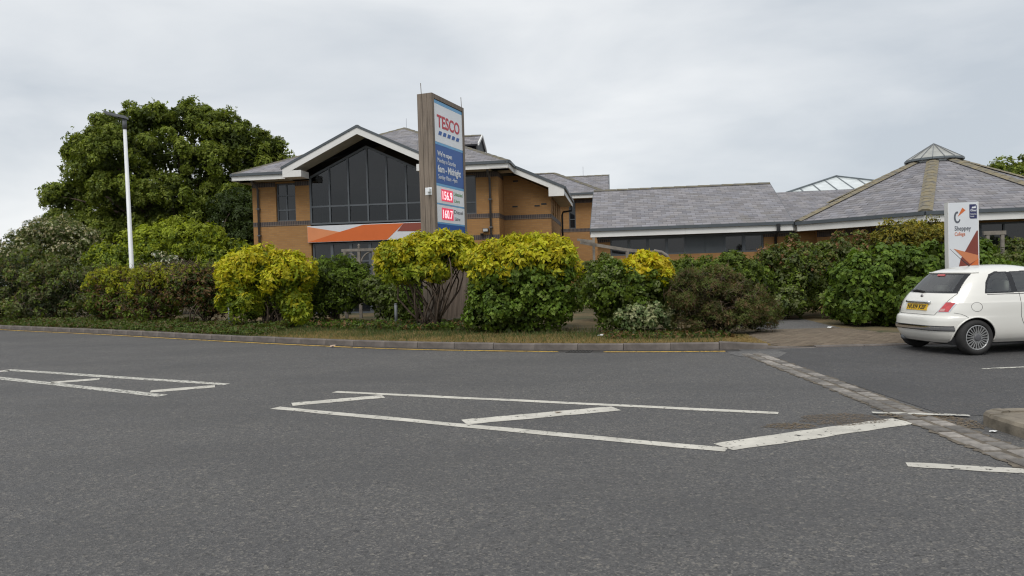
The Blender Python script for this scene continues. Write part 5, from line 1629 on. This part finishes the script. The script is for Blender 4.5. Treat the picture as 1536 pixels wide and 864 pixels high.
# wheel wells
for wx in (WR, WF):
    for sgn in (-1,1):
        ang = np.linspace(-25, 205, 44); w_ = MB(); vv_ = []
        for a in ang:
            px, pz = wx+.338*math.cos(R_(a)), max(.19, WZ+.338*math.sin(R_(a)))
            yo = float(side_y(px, max(pz,.21)))-.004
            vv_ += [(px, sgn*yo, pz), (px, sgn*.42, pz)]
        w_.add(vv_, [(2*i,2*i+2,2*i+3,2*i+1) for i in range(len(ang)-1)]+[tuple(2*i+1 for i in range(len(ang)))])
        w_.build('wheel_well', M['black'], car)
# arch lips
for wx in (WR, WF):
    for sgn in (-1,1):
        pts = []
        for a in np.linspace(-18, 198, 40):
            px, pz = wx+.337*math.cos(R_(a)), WZ+.337*math.sin(R_(a))
            if pz < .2: continue
            pts.append((px, sgn*(float(side_y(px, pz))-.002), pz))
        MB().tube(pts, .013, 6).build('arch_lip', CP, car, True)
# underbody
MB().box(.25,3.3,-.66,.66,.17,.30).build('underbody', M['black'], car)
MB().box(.27,.36,-.42,.42,.19,.30).build('rear_valance', M['black'], car)
MB().tube([(.10,.42,.235),(.45,.42,.235)], .042, 12).build('exhaust', M['steel'], car, True)
# wheels
def wheel(x, y, sgn):
    w = empty('wheel', (x, y, WZ), 0, car)
    f = sgn
    MB().lathe([(.195,-f*.09),(.205,f*.085),(.232,f*.096),(.262,f*.092),(.287,f*.072),(.294,f*.04),(.294,-f*.06),(.28,-f*.09),(.20,-f*.092)], 48, 'Y').build('tyre', RUB, w, True)
    r_ = MB(); r_.lathe([(.205,f*.084),(.196,f*.090),(.188,f*.082),(.183,f*.05),(.183,-f*.06),(.0,-f*.06)], 48, 'Y'); rim = r_.build('rim', ALLOY, w, True)
    sp = MB()
    for k in range(22):
        a = 2*math.pi*k/22; d = Vector((math.cos(a),0,math.sin(a)))
        sp.beam(d*.05+Vector((0,f*.075,0)), d*.19+Vector((0,f*.078,0)), .013, .018, (0,1,0))
    o = sp.build('spokes', ALLOY, w)
    MB().lathe([(.20,f*.002),(.0,f*.0)], 32, 'Y').build('brake_backing', M['black'], w)
    MB().lathe([(.062,f*.06),(.060,f*.092),(.045,f*.098),(0,f*.099)], 24, 'Y').build('hub_cap', plain('hub_grey', (0.09,0.09,0.095), .4), w, True)
for wx in (WR, WF):
    wheel(wx, -.705, -1); wheel(wx, .705, 1)
# plate, handle bar, badge, brake lamp, wiper, aerial
xr = float(rear_x(0., .80))
plt = MB().box(-.012,0,-.26,.26,-.056,.056).build('number_plate', flat('plate_yellow', (0.66,0.40,0.015)), car); plt.location = (xr-.004,0,.785); plt.rotation_euler = (0, R_(18), 0)
t_ = text_mesh('NU09 KBF', .105, .002, .001, .46); o = link('lettering', t_, flat('plate_black', (0.01,0.01,0.01)), plt); o.rotation_euler = (0,0,R_(-90)); o.location = (-.0135,.23,-.036)
hb_ = MB().tube([(float(rear_x(y,.875))-.028-.01*math.cos(y/.3*1.5), y, .872) for y in np.linspace(-.30,.30,14)], .022, 8).build('tailgate_handle', CHR, car, True)
for y in (-.28,.28): MB().tube([(float(rear_x(y,.875))+.02,y,.872),(float(rear_x(y,.875))-.03,y,.872)],.018,8).build('handle_end', CHR, hb_, True)
bd = MB().lathe([(.035,-.006),(.035,.0),(.028,.006),(0,.008)], 20, 'Y').build('maker_badge', plain('badge_metal', (0.30,0.28,0.28), .3, .6), car, True)
bd.location = (float(rear_x(0.,.965))-.004, 0, .965); bd.rotation_euler = (R_(90-118+90)*0, R_(-20), R_(90))
MB().box(-.012,.01,-.085,.085,-.014,.014).build('brake_lamp', flat('brake_lamp_red', (0.62,0.12,0.12), .2), car)
bl = bpy.data.objects['brake_lamp']; bl.location = (float(rear_x(0.,1.318))-.004, 0, 1.318); bl.rotation_euler = (0, R_(48), 0)
wp = MB(); wp.tube([(float(rear_x(.02,1.045))-.03, .02, 1.045),(float(rear_x(.2,1.07))-.035,.2,1.068),(float(rear_x(.40,1.06))-.028,.40,1.062)], [.020,.014,.010], 6).build('rear_wiper', M['black'], car, True)
MB().tube([(1.10,.0,1.465),(.92,.02,1.62),(.76,.04,1.78)], [.010,.005,.003], 6).build('aerial', M['black'], car, True)
sp_ = []
for y in np.linspace(-.56,.56,30): sp_.append((float(rear_x(y,1.358))-.012, y, 1.362))
MB().tube(sp_, .013, 6).build('spoiler_lip', CP, car, True)
# panel gaps
GAP = plain('panel_gap', (0.03,0.03,0.03), .9)
def seam(name, pts, r=.0035): MB().tube(pts, r, 4).build(name, GAP, car)
for sgn in (-1,1):
    pts = [(float(rear_x(sgn*y, z))-.0015, sgn*y, z) for y, z in zip(np.interp(np.linspace(0,1,24),[0,.25,.6,1],[.44,.50,.555,.60]), np.linspace(.665,1.02,24))]
    seam('tailgate_gap', pts)
    dr = [(1.36,z) for z in np.linspace(1.02,.62,10)]+[(1.37+.28*t**2, .62-.32*t) for t in np.linspace(.1,1,10)]
    seam('door_gap', [(x, sgn*(float(side_y(x,z))+.001), z) for x,z in dr])
    seam('sill_gap', [(x, sgn*(float(side_y(x,.30))+.001), .30) for x in np.linspace(1.65,2.4,12)])
    seam('door_gap', [(2.46, sgn*(float(side_y(2.46,z))+.001), z) for z in np.linspace(1.0,.31,14)])
    seam('window_gap', [(x, sgn*(float(side_y(x,1.0))+.001), 1.0) for x in np.linspace(.80,2.5,24)], .006)
    hnd = MB().tube([(x, sgn*(float(side_y(x,.83))+.022-.03*((x-1.5)/.1)**2*.5), .845) for x in np.linspace(1.42,1.60,8)], .016, 8).build('door_handle', CHR, car, True)
seam('tailgate_gap', [(float(rear_x(y,.665))-.0015, y, .665) for y in np.linspace(-.44,.44,20)])
for sgn in (-1,1): seam('bumper_gap', [(x, sgn*(float(side_y(x,z))+.001), z) for x,z in ((.27,.705),(.30,.70),(.36,.685),(.42,.655),(.46,.62))])
seam('fuel_flap', [(.60+.085*math.cos(t), -(float(side_y(.60+.085*math.cos(t), .80+.075*math.sin(t)))+.001), .80+.075*math.sin(t)) for t in np.linspace(0,2*math.pi,28)], .003)
# cabin: seats with headrests, dash, headlining, door mirrors
ST_ = plain('seat_ivory', (0.66,0.64,0.57), .8); STd = plain('seat_dark', (0.22,0.21,0.19), .8)
def rbox(b, x0,x1,y0,y1,z0,z1, sl=0.0):
    e = .03
    b.add([(x0+e+0,y0+e,z0),(x1-e,y0+e,z0),(x1-e,y1-e,z0),(x0+e,y1-e,z0),(x0+sl,y0,z0+e),(x1+sl,y0,z0+e),(x1+sl,y1,z0+e),(x0+sl,y1,z0+e),(x0+sl*2,y0,z1-e),(x1+sl*2,y0,z1-e),(x1+sl*2,y1,z1-e),(x0+sl*2,y1,z1-e),(x0+e+sl*2,y0+e,z1),(x1-e+sl*2,y0+e,z1),(x1-e+sl*2,y1-e,z1),(x0+e+sl*2,y1-e,z1)],
          [(0,3,2,1),(12,13,14,15)]+[(q+i,q+(i+1)%4,q+4+(i+1)%4,q+4+i) for q in (0,4,8) for i in range(4)])
for y in (-.34,.34):
    b = MB(); rbox(b, 1.42,1.56,y-.23,y+.23,.50,.97,-.03); s_ = b.build('front_seat', STd, car, True)
    b = MB(); rbox(b, 1.34,1.44,y-.13,y+.13,1.02,1.22); b.build('headrest', ST_, s_, True)
    b = MB(); rbox(b, .84,.96,y-.24,y+.24,.50,.92,-.03); s_ = b.build('rear_seat', STd, car, True)
    b = MB(); rbox(b, .78,.86,y-.14,y+.14,1.0,1.14); b.build('headrest', ST_, s_, True)
MB().box(.30,.80,-.55,.55,.80,.83).build('parcel_shelf', STd, car)
MB().box(.5,2.6,-.68,.68,.31,.36).build('cabin_floor', STd, car)
MB().box(2.25,2.6,-.66,.66,.70,1.0).build('dashboard', STd, car)
for sgn in (-1,1):
    MB().lathe([(0,-.05),(.06,-.045),(.085,0),(.08,.05),(.05,.07),(0,.075)], 16, 'Z', (2.22, sgn*.90, 1.03)).build('door_mirror', CP, car, True)
    MB().lathe([(.085,0),(.08,.02),(.05,.035),(0,.04)], 20, 'Z', (0,0,0)).build('headlamp', plain('headlamp_glass', (0.6,0.62,0.62), .1), car, True)
for i, o in enumerate([o for o in car.children if o.name.startswith('headlamp')]):
    o.location = (3.36, (-.56,.56)[i], .70); o.rotation_euler = (0, R_(62), R_((-22,22)[i]))
